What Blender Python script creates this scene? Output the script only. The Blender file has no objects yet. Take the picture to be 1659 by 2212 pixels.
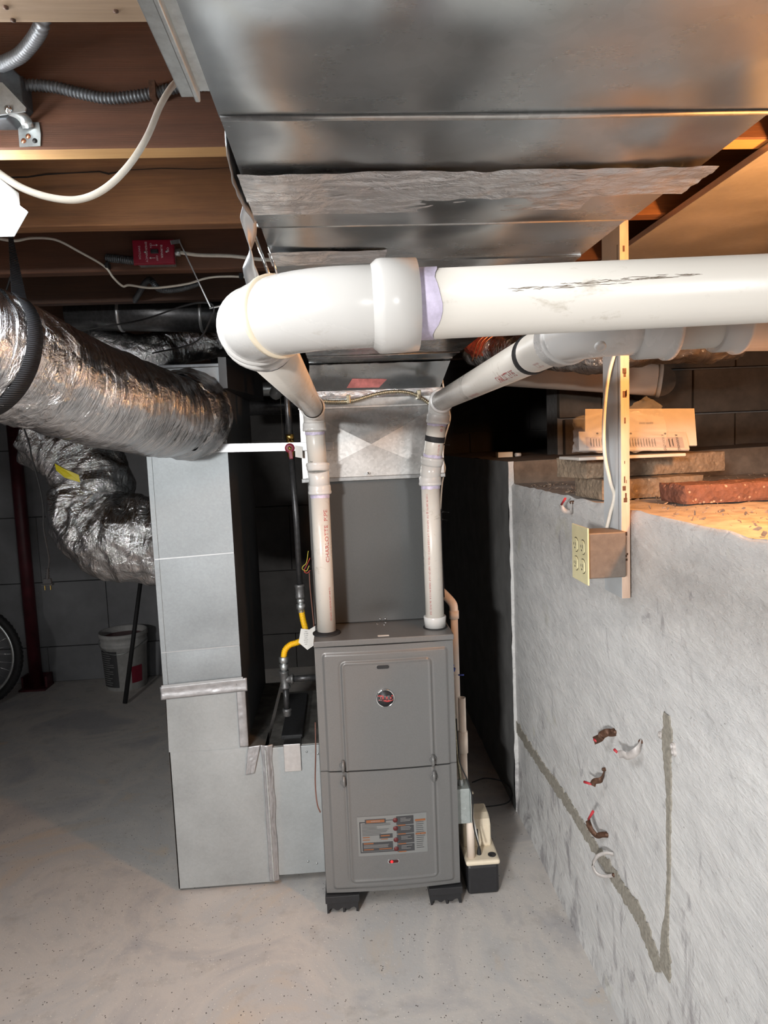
import bpy, math, random
import numpy as np
from mathutils import Vector, Matrix, noise as mnoise
random.seed(7)
SC = bpy.context.scene
COL = SC.collection
V = Vector

# ------------------------------------------------------------------ camera
W, H, FPX, CX, CY = 1659., 2212., 1500., 829.5, 1106.
CAMZ = 1.53
_y = np.array([732. - CX, 962. - CY, FPX]); _y /= np.linalg.norm(_y)
_b = -(0.040 * _y[0] + _y[1]) / _y[2]
_d = np.array([0.040, 1, _b]); _d /= np.linalg.norm(_d)
_x = np.cross(_d, _y)
ROT = np.array([_x, _y, -_d])
CAMP = np.array([0, 0, CAMZ])
cam_data = bpy.data.cameras.new('camera')
cam = bpy.data.objects.new('camera', cam_data); COL.objects.link(cam)
cam_data.sensor_fit = 'HORIZONTAL'; cam_data.sensor_width = 36
cam_data.lens = FPX / W * 36; cam_data.clip_start = 0.01
_m = Matrix.Identity(4)
_cols = (ROT @ np.array([1, 0, 0]), -(ROT @ np.array([0, 1, 0])), -(ROT @ np.array([0, 0, 1])), CAMP)
for _j, _c in enumerate(_cols):
    for _i in range(3): _m[_i][_j] = float(_c[_i])
cam.matrix_world = _m
SC.camera = cam

# ------------------------------------------------------------------ world, lights, exposure
wd = bpy.data.worlds.new('world'); SC.world = wd; wd.use_nodes = True
wd.node_tree.nodes['Background'].inputs[0].default_value = (0.75, 0.85, 1.0, 1)
wd.node_tree.nodes['Background'].inputs[1].default_value = 0.02
SC.view_settings.view_transform = 'Standard'; SC.view_settings.look = 'None'
SC.view_settings.exposure = 0.0; SC.view_settings.gamma = 1.0
SC.view_settings.use_curve_mapping = False

def area(name, loc, target, sx, sy, power, color=(1, 1, 1), spread=math.pi):
    l = bpy.data.lights.new(name, 'AREA'); l.shape = 'RECTANGLE'; l.size = sx; l.size_y = sy
    l.energy = power; l.color = color; l.spread = spread
    o = bpy.data.objects.new(name, l); COL.objects.link(o); o.location = loc
    o.rotation_euler = (V(target) - V(loc)).to_track_quat('-Z', 'Y').to_euler()
    return o
LIGHT_A = 24.0      # emission strength of the strip light lens
LIGHT_BULB = 38   # watts of the warm bulb
area('basement_light_behind', (2.10, -3.50, 1.90), (0.0, 2.6, 0.8), 0.6, 0.25, 50, (1.0, 0.99, 0.97))
area('added_light_rear_left', (-2.17, -3.50, 1.95), (0.60, 1.6, 0.75), 0.5, 0.25, 30, (1.0, 0.985, 0.965), 1.0)  # unseen lamp added to brighten the low wall, spread narrowed around it

# ------------------------------------------------------------------ pixel helpers (real positions)
def ray(px, py):
    return ROT @ np.array([px - CX, py - CY, FPX])
def onY(px, py, y):
    r = ray(px, py); return V(CAMP + r * (y / r[1]))
def onX(px, py, x):
    r = ray(px, py); return V(CAMP + r * (x / r[0]))
def onZ(px, py, z):
    r = ray(px, py); return V(CAMP + r * ((z - CAMZ) / r[2]))

# ------------------------------------------------------------------ materials
def mat(name, color, rough=0.6, metal=0.0, spec=0.5):
    m = bpy.data.materials.new(name); m.use_nodes = True
    b = m.node_tree.nodes['Principled BSDF']
    b.inputs['Base Color'].default_value = (*color, 1)
    b.inputs['Roughness'].default_value = rough
    b.inputs['Metallic'].default_value = metal
    b.inputs['Specular IOR Level'].default_value = spec
    return m
class NT:
    def __init__(s, m):
        s.t = m.node_tree; s.b = s.t.nodes['Principled BSDF']
        s.tc = s.t.nodes.new('ShaderNodeTexCoord')
    def n(s, kind, **kw):
        x = s.t.nodes.new(kind)
        for k, v in kw.items(): setattr(x, k, v)
        return x
    def l(s, a, b): s.t.links.new(a, b)
    def coords(s, scale=(1, 1, 1), which='Object'):
        mp = s.n('ShaderNodeMapping'); mp.inputs['Scale'].default_value = scale
        s.l(s.tc.outputs[which], mp.inputs[0]); return mp.outputs[0]
    def noise(s, co, scale, detail=5, rough=0.6, dist=0.0):
        x = s.n('ShaderNodeTexNoise'); x.inputs['Scale'].default_value = scale
        x.inputs['Detail'].default_value = detail; x.inputs['Roughness'].default_value = rough
        x.inputs['Distortion'].default_value = dist
        s.l(co, x.inputs['Vector']); return x.outputs['Fac']
    def voro(s, co, scale, feature='F1', out='Distance'):
        x = s.n('ShaderNodeTexVoronoi', feature=feature); x.inputs['Scale'].default_value = scale
        s.l(co, x.inputs['Vector']); return x.outputs[out]
    def ramp(s, fac, stops):
        x = s.n('ShaderNodeValToRGB'); e = x.color_ramp.elements
        while len(e) < len(stops): e.new(0.5)
        for i, (p, c) in enumerate(stops):
            e[i].position = p; e[i].color = (*c, 1) if len(c) == 3 else c
        s.l(fac, x.inputs[0]); return x.outputs[0]
    def g(s, fac, a, b, lo=0.0, hi=1.0):
        x = s.n('ShaderNodeMapRange'); x.inputs[1].default_value = a; x.inputs[2].default_value = b
        x.inputs[3].default_value = lo; x.inputs[4].default_value = hi
        s.l(fac, x.inputs[0]); return x.outputs[0]
    def mix(s, fac, a, b, blend='MIX'):
        x = s.n('ShaderNodeMix', data_type='RGBA', blend_type=blend)
        if isinstance(fac, (int, float)): x.inputs[0].default_value = fac
        else: s.l(fac, x.inputs[0])
        for i, v in ((6, a), (7, b)):
            if isinstance(v, tuple): x.inputs[i].default_value = (*v, 1)
            else: s.l(v, x.inputs[i])
        return x.outputs[2]
    def math(s, op, a, b=0.0):
        x = s.n('ShaderNodeMath', operation=op)
        for i, v in ((0, a), (1, b)):
            if isinstance(v, (int, float)): x.inputs[i].default_value = v
            else: s.l(v, x.inputs[i])
        return x.outputs[0]
    def col(s, c): s.l(c, s.b.inputs['Base Color'])
    def rough(s, c): s.l(c, s.b.inputs['Roughness'])
    def bump(s, h, strength=0.3, dist=0.01, normal=None):
        x = s.n('ShaderNodeBump'); x.inputs['Strength'].default_value = strength
        x.inputs['Distance'].default_value = dist
        s.l(h, x.inputs['Height'])
        if normal is not None: s.l(normal, x.inputs['Normal'])
        s.l(x.outputs[0], s.b.inputs['Normal']); return x.outputs[0]

def m_galv(name, c=(0.55, 0.58, 0.6), rough=0.38, spangle=0.12, scale=60, wave=0.0, metal=0.9):
    m = mat(name, c, rough, metal); t = NT(m); co = t.coords()
    v = t.voro(co, scale, out='Color'); sv = t.n('ShaderNodeSeparateColor'); t.l(v, sv.inputs[0])
    n = t.noise(co, 5, 6); n2 = t.noise(t.coords((3, 60, 60)), 6, 3)
    f = t.math('ADD', t.math('MULTIPLY', sv.outputs[0], spangle), t.math('MULTIPLY', n, 0.45))
    d = tuple(x * 0.72 for x in c); b = tuple(min(1, x * 1.12) for x in c)
    t.col(t.ramp(f, [(0.15, d), (0.5, b)]))
    t.rough(t.g(t.math('ADD', n, t.math('MULTIPLY', n2, 0.12)), 0.3, 1.0, rough - 0.08, rough + 0.12))
    if wave > 0: t.bump(t.noise(t.coords((1, 1, 1)), 3.0, 2, 0.4), 1.0, wave)
    return m
def m_foil(name, dark=0.0, coordscale=(6, 60, 1), amp=0.006):
    m = mat(name, (0.83, 0.83, 0.84), 0.15, 1.0); t = NT(m)
    co = t.coords(coordscale, 'UV'); co2 = t.coords((1, 1, 1), 'UV')
    n1 = t.noise(co, 1.0, 6, 0.65, 0.6); n2 = t.noise(co2, 22, 7, 0.62, 1.2)
    v = t.voro(co2, 16, 'DISTANCE_TO_EDGE')
    vv = t.g(v, 0, 0.12)
    h = t.math('ADD', t.math('MULTIPLY', n1, 1.0), t.math('ADD', t.math('MULTIPLY', n2, 0.9), t.math('MULTIPLY', vv, 0.06)))
    t.bump(h, 1.0, amp)
    t.col(t.ramp(t.noise(co2, 7, 4), [(0.3, (0.62, 0.62, 0.63)), (0.7, (0.88, 0.88, 0.88))]))
    return m
def m_wood(name, c1, c2, c3, axis=0, gscale=1.0, rough=0.7, seed=0.0):
    m = mat(name, c1, rough); t = NT(m)
    sc = [18, 18, 18]; sc[axis] = 0.9
    mp = t.n('ShaderNodeMapping'); mp.inputs['Scale'].default_value = sc; mp.inputs['Location'].default_value = (seed, seed * 2, seed)
    t.l(t.tc.outputs['Object'], mp.inputs[0]); co = mp.outputs[0]
    w = t.n('ShaderNodeTexWave', wave_type='BANDS', bands_direction='Z'); w.inputs['Scale'].default_value = 5.5 * gscale
    w.inputs['Distortion'].default_value = 9; w.inputs['Detail'].default_value = 4; w.inputs['Detail Scale'].default_value = 0.35
    t.l(co, w.inputs['Vector'])
    n = t.noise(co, 2.2, 6, 0.65); n2 = t.noise(t.coords(), 3.0, 4)
    n3 = t.noise(co, 8, 8, 0.75, 0.4)
    base = t.mix(t.g(t.math('ADD', t.math('MULTIPLY', w.outputs['Fac'], 0.30), n3), 0.40, 0.85), c1, c2)
    base = t.mix(t.g(n, 0.45, 0.75), base, c3)
    base = t.mix(t.g(n2, 0.42, 0.7, 0, 0.55), base, c3)
    t.col(base); t.bump(t.math('ADD', t.math('MULTIPLY', w.outputs['Fac'], 0.3), t.math('ADD', n, n3)), 0.35, 0.001)
    return m
def m_plain(name, c, rough=0.5, metal=0.0, var=0.12, scale=30, bump=0.0):
    m = mat(name, c, rough, metal); t = NT(m); n = t.noise(t.coords(), scale, 5)
    t.col(t.ramp(n, [(0.3, tuple(x * (1 - var) for x in c)), (0.7, tuple(min(1, x * (1 + var)) for x in c))]))
    if bump: t.bump(n, 0.6, bump)
    return m
def m_pvc(name, c=(0.80, 0.78, 0.72), rough=0.28, dirt=0.6):
    m = mat(name, c, rough); t = NT(m); co = t.coords()
    n = t.noise(co, 9, 7, 0.7, 0.8); s = t.noise(t.coords((14, 45, 45)), 1.1, 7, 0.75, 1.0)
    f = t.g(t.math('MULTIPLY', n, s), 0.33, 0.43, 0, dirt)
    base = t.ramp(t.noise(co, 4, 3), [(0.3, tuple(x * 0.93 for x in c)), (0.7, c)])
    t.col(t.mix(f, base, (0.30, 0.25, 0.18)))
    t.rough(t.g(n, 0.3, 0.7, rough - 0.05, rough + 0.15))
    t.b.inputs['Subsurface Weight'].default_value = 0.0
    return m
M = {}
M['duct'] = m_galv('galvanized duct bottom', (0.47, 0.50, 0.515), 0.27, 0.05, 90, 0.045)
M['sideduct'] = m_galv('galvanized side duct', (0.62, 0.60, 0.56), 0.42, 0.05, 90, 0.02, metal=0.55)
M['duct2'] = m_galv('galvanized plenum', (0.60, 0.60, 0.59), 0.38, 0.16, 120, 0.006)
M['duct2a'] = m_galv('galvanized plenum with painted dark reflection', (0.50, 0.51, 0.51), 0.30, 0.14, 120, 0.006)  # darker copy; the upper facet's dark reflection is put into its colour
M['returnduct'] = m_galv('galvanized return duct', (0.37, 0.405, 0.425), 0.50, 0.06, 160, 0.002, metal=0.45)
M['returnlow'] = m_galv('galvanized lower boot', (0.455, 0.48, 0.485), 0.52, 0.05, 140, 0.002, metal=0.35)
M['returndark'] = m_galv('dark galvanized box side', (0.22, 0.23, 0.24), 0.5, 0.08, 80)  # darker sheet for the side, back, cap and bottom
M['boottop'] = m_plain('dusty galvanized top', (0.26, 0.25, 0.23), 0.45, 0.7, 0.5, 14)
M['foil'] = m_foil('crinkled foil jacket')
M['foil2'] = m_foil('crinkled foil jacket loose', coordscale=(5, 26, 1), amp=0.012)
M['foiltape'] = m_foil('foil tape', coordscale=(9, 30, 1), amp=0.006)
M['foiltape'].node_tree.nodes['Principled BSDF'].inputs['Roughness'].default_value = 0.24; M['foiltape'].node_tree.nodes['Principled BSDF'].inputs['Metallic'].default_value = 0.8
M['steel'] = m_plain('bright steel', (0.72, 0.73, 0.74), 0.28, 1.0, 0.08, 60)
M['chrome'] = m_plain('chrome', (0.85, 0.86, 0.87), 0.1, 1.0, 0.03, 60)
M['zinc'] = m_plain('zinc plated', (0.55, 0.58, 0.58), 0.38, 0.9, 0.15, 90)
M['alu'] = m_plain('aluminium strip', (0.48, 0.49, 0.50), 0.38, 0.8, 0.05, 40)
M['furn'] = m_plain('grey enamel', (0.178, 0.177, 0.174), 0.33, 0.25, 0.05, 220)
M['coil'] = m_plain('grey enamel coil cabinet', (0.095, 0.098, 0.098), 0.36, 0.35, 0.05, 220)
M['black'] = m_plain('black plastic', (0.018, 0.018, 0.02), 0.45, 0, 0.2, 60)
M['rubber'] = m_plain('black rubber', (0.012, 0.012, 0.013), 0.7, 0, 0.3, 90, 0.001)
M['iron'] = m_plain('black iron pipe', (0.06, 0.06, 0.062), 0.35, 0.6, 0.3, 80, 0.0006)
M['iron2'] = m_plain('cast iron fitting', (0.16, 0.16, 0.16), 0.45, 0.7, 0.3, 140, 0.0008)
M['yellow'] = m_plain('yellow coated gas connector', (0.85, 0.50, 0.01), 0.4, 0, 0.08, 30)
M['brass'] = m_plain('brass', (0.70, 0.48, 0.14), 0.25, 1.0, 0.1, 50)
M['maroon'] = m_plain('maroon handle', (0.20, 0.012, 0.03), 0.4, 0, 0.1, 50)
M['red'] = m_plain('red switch cover', (0.27, 0.010, 0.028), 0.35, 0.0, 0.1, 50)
M['redpaint'] = m_plain('dark red paint', (0.065, 0.009, 0.014), 0.5, 0, 0.35, 12, 0.001)
M['pvc'] = m_pvc('white pvc pipe', (0.64, 0.605, 0.55))
M['pvcf'] = m_pvc('white pvc fitting', (0.64, 0.63, 0.61), 0.2, 0.45)
M['pvcdrain'] = m_pvc('cream pvc drain', (0.84, 0.71, 0.60), 0.45, 0.2)
M['primer'] = m_plain('purple primer', (0.56, 0.51, 0.66), 0.4, 0, 0.3, 60)
M['redink'] = mat('red print', (0.42, 0.05, 0.05), 0.6)
M['blackink'] = mat('black print', (0.02, 0.02, 0.02), 0.6)
M['whiteink'] = mat('white print', (0.75, 0.72, 0.72), 0.6)
M['greyink'] = mat('grey print', (0.045, 0.045, 0.048), 0.6)
M['orangeink'] = mat('orange print', (0.26, 0.095, 0.035), 0.6)
M['bookpaper'] = m_plain('booklet paper', (0.50, 0.47, 0.43), 0.7, 0, 0.05, 40)
M['paper'] = m_plain('paper', (0.72, 0.70, 0.66), 0.7, 0, 0.05, 40)
M['labelgrey'] = mat('silver label', (0.20, 0.205, 0.20), 0.5)
M['pink'] = m_plain('faded pink sticker', (0.42, 0.16, 0.16), 0.6, 0, 0.35, 35)
M['cream'] = m_plain('cream plastic', (0.78, 0.68, 0.52), 0.42, 0, 0.05, 30)
M['ivory'] = m_plain('ivory cover plate', (0.72, 0.66, 0.40), 0.4, 0, 0.05, 30)
M['boxgrey'] = m_plain('grey steel box', (0.40, 0.44, 0.43), 0.45, 0.4, 0.1, 50)
M['taupe'] = m_plain('taupe box side', (0.17, 0.145, 0.125), 0.6, 0.2, 0.15, 60)
M['cable'] = m_plain('white cable', (0.68, 0.64, 0.56), 0.5, 0, 0.08, 60)
M['bx'] = m_plain('armored cable grey', (0.24, 0.25, 0.265), 0.45, 0.6, 0.15, 60)
M['bxdark'] = m_plain('armored cable dark', (0.12, 0.13, 0.14), 0.45, 0.6, 0.25, 60)
M['bxbrass'] = m_plain('armored cable bronze', (0.40, 0.36, 0.26), 0.3, 0.9, 0.15, 60)
M['whitepaint'] = m_plain('white painted board', (0.52, 0.55, 0.57), 0.5, 0, 0.06, 16, 0.0006)
M['bareedge'] = m_wood('bare plywood edge', (0.72, 0.54, 0.42), (0.64, 0.47, 0.36), (0.40, 0.27, 0.2), 2)
M['ducttape'] = m_plain('grey duct tape', (0.40, 0.40, 0.41), 0.42, 0.5, 0.15, 40, 0.002)
M['copper'] = m_plain('copper', (0.6, 0.25, 0.14), 0.3, 1.0, 0.1, 50)
M['redwire'] = mat('red wire', (0.5, 0.05, 0.03), 0.5)
M['yelwire'] = mat('yellow wire', (0.55, 0.45, 0.05), 0.5)
M['bluewire'] = mat('blue wire', (0.03, 0.05, 0.25), 0.5)
M['brownwire'] = mat('brown thermostat wire', (0.16, 0.07, 0.05), 0.5)
M['insul'] = m_plain('pink insulation', (0.42, 0.08, 0.05), 0.95, 0, 0.5, 70, 0.01)
M['bucket'] = m_plain('white bucket', (0.42, 0.42, 0.41), 0.5, 0, 0.15, 25)
M['joist_tan'] = m_wood('weathered joist edge', (0.50, 0.36, 0.24), (0.42, 0.29, 0.18), (0.30, 0.21, 0.14), 0, 0.5, seed=1)
M['joist_brown'] = m_wood('dark brown joist', (0.165, 0.070, 0.036), (0.120, 0.050, 0.027), (0.075, 0.034, 0.02), 0, 1.2, seed=3)
M['joist_orange'] = m_wood('orange pine joist', (0.30, 0.135, 0.050), (0.21, 0.088, 0.034), (0.12, 0.052, 0.024), 0, 1.5, seed=5)
M['joist_dark'] = m_wood('old joist', (0.10, 0.050, 0.03), (0.075, 0.038, 0.024), (0.05, 0.028, 0.02), 0, 1.2, seed=8)
M['subfloor'] = m_wood('subfloor board', (0.22, 0.12, 0.06), (0.16, 0.085, 0.045), (0.09, 0.05, 0.03), 1, 0.8, seed=2)
M['edge_pale'] = m_wood('pine joist bottom edge', (0.62, 0.37, 0.15), (0.52, 0.29, 0.11), (0.36, 0.2, 0.09), 0, 0.6, seed=4)  # paler wood for the bottom edge of one joist
M['bulbglass'] = m_plain('bulb glass', (0.5, 0.5, 0.5), 0.15, 0, 0.03, 10)
M['dirt'] = m_plain('rubble dust', (0.30, 0.22, 0.16), 0.95, 0, 0.3, 60, 0.004)
M['bareconc'] = m_plain('bare grey brown cement', (0.27, 0.25, 0.21), 0.9, 0, 0.3, 90, 0.003)
M['rust'] = m_plain('rusted clip', (0.10, 0.05, 0.03), 0.6, 0.4, 0.4, 120, 0.001)
M['clippaint'] = m_plain('painted clip', (0.45, 0.42, 0.40), 0.5, 0.1, 0.15, 80)
M['clipred'] = mat('red clip tab', (0.45, 0.03, 0.04), 0.45)

def _white_wall():
    m = mat('white painted plaster wall', (0.62, 0.63, 0.64), 0.55); t = NT(m); co = t.coords()
    ca = t.coords((1, 0.42, 1.25)); n = t.noise(ca, 60, 7, 0.68); n1 = t.noise(ca, 17, 5, 0.6); n2 = t.noise(co, 3.5, 5, 0.6)
    st = t.noise(t.coords((1, 5, 2.2)), 2.4, 8, 0.72, 0.8)
    base = t.ramp(n1, [(0.3, (0.60, 0.60, 0.595)), (0.7, (0.74, 0.735, 0.72))])
    # grey-lilac scuffing near the bottom of the wall
    sp = t.n('ShaderNodeSeparateXYZ'); t.l(t.tc.outputs['Object'], sp.inputs[0])
    low = t.g(sp.outputs[2], 0.0, 0.75, 0.075, -0.06)
    stn = t.math('ADD', st, low)
    f = t.g(stn, 0.55, 0.66, 0, 0.75)
    base = t.mix(f, base, (0.25, 0.235, 0.25))
    yl = t.g(t.noise(co, 4.2, 3), 0.66, 0.76, 0, 0.5)
    base = t.mix(yl, base, (0.55, 0.53, 0.36))
    sp2 = t.g(t.noise(co, 120, 3, 0.6), 0.70, 0.74, 0, 0.7)
    base = t.mix(sp2, base, (0.12, 0.11, 0.10))
    t.col(base)
    h = t.math('ADD', t.math('MULTIPLY', n, 0.55), t.math('MULTIPLY', n1, 0.7))
    t.bump(h, 1.0, 0.011)
    return m
M['wall'] = _white_wall()
def _floor():
    m = mat('worn painted concrete floor', (0.4, 0.38, 0.36), 0.5); t = NT(m); co = t.coords()
    n = t.noise(co, 2.3, 8, 0.62, 0.7); n2 = t.noise(co, 9, 6, 0.7); n3 = t.noise(co, 0.9, 3)
    base = t.ramp(n, [(0.34, (0.44, 0.43, 0.435)), (0.47, (0.62, 0.58, 0.54)), (0.56, (0.54, 0.525, 0.51)), (0.68, (0.64, 0.53, 0.42))])
    base = t.mix(t.g(n2, 0.55, 0.8, 0, 0.5), base, (0.26, 0.23, 0.20))
    v = t.voro(co, 95); pick = t.noise(co, 37, 2)
    spk = t.math('MULTIPLY', t.g(v, 0.11, 0.18, 1, 0), t.g(pick, 0.50, 0.54))
    base = t.mix(spk, base, (0.78, 0.74, 0.68))
    v2 = t.voro(t.coords((1.3, 1, 1)), 70); spd = t.math('MULTIPLY', t.g(v2, 0.13, 0.19, 1, 0), t.g(t.noise(co, 29, 2), 0.54, 0.57))
    base = t.mix(spd, base, (0.08, 0.07, 0.06))
    ck = t.g(t.noise(co, 2.6, 2, 0.5, 2.0), 0.495, 0.505)
    t.col(base)
    t.rough(t.g(n2, 0.3, 0.7, 0.38, 0.62))
    t.bump(t.math('ADD', n2, t.math('MULTIPLY', t.noise(co, 160, 4), 0.3)), 0.5, 0.003)
    return m
M['floor'] = _floor()
M['block'] = m_plain('painted block', (0.20, 0.205, 0.215), 0.7, 0, 0.14, 7, 0.003)
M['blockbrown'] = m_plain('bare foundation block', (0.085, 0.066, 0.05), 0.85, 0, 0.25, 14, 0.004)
M['block_shade'] = m_plain('block with painted shade', (0.055, 0.052, 0.05), 0.85, 0, 0.2, 9, 0.003)  # darker copy of block; shade between duct and furnace put into the colour
M['mortar'] = m_plain('mortar', (0.16, 0.155, 0.15), 0.9, 0, 0.2, 30, 0.003)
M['ledge'] = m_plain('bare concrete ledge', (0.40, 0.35, 0.31), 0.9, 0, 0.3, 22, 0.006)
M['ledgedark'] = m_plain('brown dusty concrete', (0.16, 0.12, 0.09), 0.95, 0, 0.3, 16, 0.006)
M['wall_shade'] = m_plain('plaster wall with painted shade', (0.13, 0.13, 0.127), 0.8, 0, 0.2, 9, 0.006)  # shade on the wall beyond the furnace is put into this dark colour
def _brick(name, c, speck):
    m = mat(name, c, 0.9); t = NT(m); co = t.coords()
    n = t.noise(co, 25, 6, 0.7); v = t.voro(co, 75)
    base = t.ramp(n, [(0.3, tuple(x * 0.6 for x in c)), (0.7, tuple(min(1, x * 1.25) for x in c))])
    t.col(t.mix(t.math('MULTIPLY', t.g(v, 0.18, 0.3, 1, 0), t.g(t.noise(co, 30, 3), 0.5, 0.58)), base, speck))
    t.bump(t.math('ADD', n, v), 1.0, 0.004); return m
M['brick_tan'] = _brick('tan brick paver', (0.24, 0.18, 0.125), (0.34, 0.26, 0.18))
M['brick_red'] = _brick('rough red paver', (0.19, 0.085, 0.058), (0.50, 0.34, 0.25))
def _glassy():
    m = mat('clear plastic bag', (0.9, 0.9, 0.9), 0.12); t = NT(m)
    t.b.inputs['Alpha'].default_value = 0.17; t.b.inputs['Specular IOR Level'].default_value = 0.9
    t.bump(t.noise(t.coords(), 18, 5, 0.6, 1.5), 1.0, 0.01); return m
M['bag'] = _glassy()
def emis(name, c, s, mixc=(0.8, 0.8, 0.8)):
    m = mat(name, mixc, 0.3); b = m.node_tree.nodes['Principled BSDF']
    b.inputs['Emission Color'].default_value = (*c, 1); b.inputs['Emission Strength'].default_value = s; return m
M['lens'] = emis('lit prismatic lens', (0.94, 0.97, 1.0), LIGHT_A)
_t = NT(M['lens']); _t.bump(_t.voro(_t.coords(), 220), 1.0, 0.002)
M['lensend'] = emis('lit acrylic end cap', (0.94, 0.97, 1.0), 0.75)
M['led'] = emis('red led', (1.0, 0.01, 0.015), 2.2, (.3, .01, .01))
M['bulblit'] = emis('lit warm bulb', (1.0, 0.50, 0.15), 30.0)

# ------------------------------------------------------------------ mesh builder
class MB:
    def __init__(s): s.v = []; s.f = []; s.sm = []; s.uv = {}; s.mi = []
    def add(s, vs, fs, smooth=False, uvs=None, mi=0):
        o = len(s.v); s.v += [tuple(p) for p in vs]
        for k, f in enumerate(fs):
            if uvs is not None: s.uv[len(s.f)] = [uvs[i] if not callable(uvs) else None for i in f] if not isinstance(uvs, dict) else uvs[k]
            s.f.append([i + o for i in f]); s.sm.append(smooth); s.mi.append(mi)
        return s
    def box(s, x0, x1, y0, y1, z0, z1, mi=0):
        vs = [(x, y, z) for z in (z0, z1) for y in (y0, y1) for x in (x0, x1)]
        return s.add(vs, [(0, 2, 3, 1), (4, 5, 7, 6), (0, 1, 5, 4), (2, 6, 7, 3), (0, 4, 6, 2), (1, 3, 7, 5)], False, None, mi)
    def obox(s, c, ax, ay, az, hx, hy, hz):
        c = V(c); ax = V(ax).normalized() * hx; ay = V(ay).normalized() * hy; az = V(az).normalized() * hz
        vs = [c + ax * i + ay * j + az * k for k in (-1, 1) for j in (-1, 1) for i in (-1, 1)]
        return s.add(vs, [(0, 2, 3, 1), (4, 5, 7, 6), (0, 1, 5, 4), (2, 6, 7, 3), (0, 4, 6, 2), (1, 3, 7, 5)])
    def bar(s, a, b, w, h, up=(0, 0, 1)):
        a = V(a); b = V(b); d = (b - a).normalized(); u = V(up); sd = d.cross(u)
        if sd.length < 1e-4: sd = d.cross(V((1, 0, 0)))
        sd.normalize(); u2 = sd.cross(d)
        return s.obox((a + b) / 2, d, sd, u2, (b - a).length / 2, w / 2, h / 2)
    def tube(s, pts, r, seg=16, caps=True, disp=None, closed=False, twist=0.0):
        pts = [V(p) for p in pts]; n = len(pts)
        rs = r if isinstance(r, (list, tuple)) else [r] * n
        tang = []
        for i in range(n):
            a = pts[max(i - 1, 0)]; b = pts[min(i + 1, n - 1)]
            if closed: a = pts[(i - 1) % n]; b = pts[(i + 1) % n]
            tang.append((b - a).normalized())
        t0 = tang[0]; ref = V((0, 0, 1)) if abs(t0.z) < 0.9 else V((1, 0, 0))
        u = (ref - t0 * ref.dot(t0)).normalized()
        vs = []; uvs = []; L = 0.0
        for i in range(n):
            if i: L += (pts[i] - pts[i - 1]).length
            t = tang[i]; u = (u - t * u.dot(t)).normalized(); w = t.cross(u)
            for k in range(seg):
                a = 2 * math.pi * k / seg
                rr = rs[i]
                if disp: rr = rr + disp(L, a, rr)
                vs.append(pts[i] + (u * math.cos(a) + w * math.sin(a)) * rr)
        fs = []; ud = {}; Ls = [0.0]
        for i in range(1, n): Ls.append(Ls[-1] + (pts[i] - pts[i - 1]).length)
        rm = sum(rs) / n
        m = n if closed else n - 1
        for i in range(m):
            for k in range(seg):
                k2 = (k + 1) % seg; i2 = (i + 1) % n
                c0 = 2 * math.pi * rm * k / seg; c1 = 2 * math.pi * rm * (k + 1) / seg
                l0 = Ls[i]; l1 = Ls[i2] if i2 else Ls[i] + 0.01
                ud[len(fs)] = [(c0, l0), (c1, l0), (c1, l1), (c0, l1)]
                fs.append((i * seg + k, i * seg + k2, i2 * seg + k2, i2 * seg + k))
        if caps and not closed:
            ud[len(fs)] = [(0, 0)] * seg; fs.append(tuple(range(seg - 1, -1, -1)))
            ud[len(fs)] = [(0, 0)] * seg; fs.append(tuple((n - 1) * seg + k for k in range(seg)))
        o = len(s.v); s.v += [tuple(p) for p in vs]
        for k, f in enumerate(fs):
            s.uv[len(s.f)] = ud[k]; s.f.append([i + o for i in f]); s.sm.append(len(f) == 4); s.mi.append(0)
        return s
    def lathe(s, c, axis, prof, seg=24, ref=None):
        """prof: list of (distance along axis, radius)"""
        c = V(c); t = V(axis).normalized(); rf = V(ref) if ref else (V((0, 0, 1)) if abs(t.z) < 0.9 else V((1, 0, 0)))
        u = (rf - t * rf.dot(t)).normalized(); w = t.cross(u); vs = []; fs = []
        for (d, r) in prof:
            for k in range(seg):
                a = 2 * math.pi * k / seg; vs.append(c + t * d + (u * math.cos(a) + w * math.sin(a)) * max(r, 1e-5))
        for i in range(len(prof) - 1):
            for k in range(seg):
                k2 = (k + 1) % seg
                fs.append((i * seg + k, i * seg + k2, (i + 1) * seg + k2, (i + 1) * seg + k))
        s.add(vs, fs, True)
        s.add([vs[k] for k in range(seg)], [tuple(range(seg - 1, -1, -1))]); s.add([vs[(len(prof) - 1) * seg + k] for k in range(seg)], [tuple(range(seg))])
        return s
    def poly(s, pts, n, th):
        """closed planar polygon pts extruded by th along n"""
        pts = [V(p) for p in pts]; n = V(n).normalized() * th; k = len(pts)
        vs = pts + [p + n for p in pts]
        fs = [tuple(range(k)), tuple(range(2 * k - 1, k - 1, -1))] + [(i, (i + 1) % k, k + (i + 1) % k, k + i) for i in range(k)]
        return s.add(vs, fs)
    def grid(s, fn, nu, nv, smooth=True, uvfn=None):
        vs = [fn(i / nu, j / nv) for j in range(nv + 1) for i in range(nu + 1)]
        fs = []; ud = {}
        for j in range(nv):
            for i in range(nu):
                if uvfn: ud[len(fs)] = [uvfn(a / nu, b / nv) for a, b in ((i, j), (i + 1, j), (i + 1, j + 1), (i, j + 1))]
                fs.append((j * (nu + 1) + i, j * (nu + 1) + i + 1, (j + 1) * (nu + 1) + i + 1, (j + 1) * (nu + 1) + i))
        o = len(s.v); s.v += [tuple(p) for p in vs]
        for k, f in enumerate(fs):
            if uvfn: s.uv[len(s.f)] = ud[k]
            s.f.append([i + o for i in f]); s.sm.append(smooth); s.mi.append(0)
        return s
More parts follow.
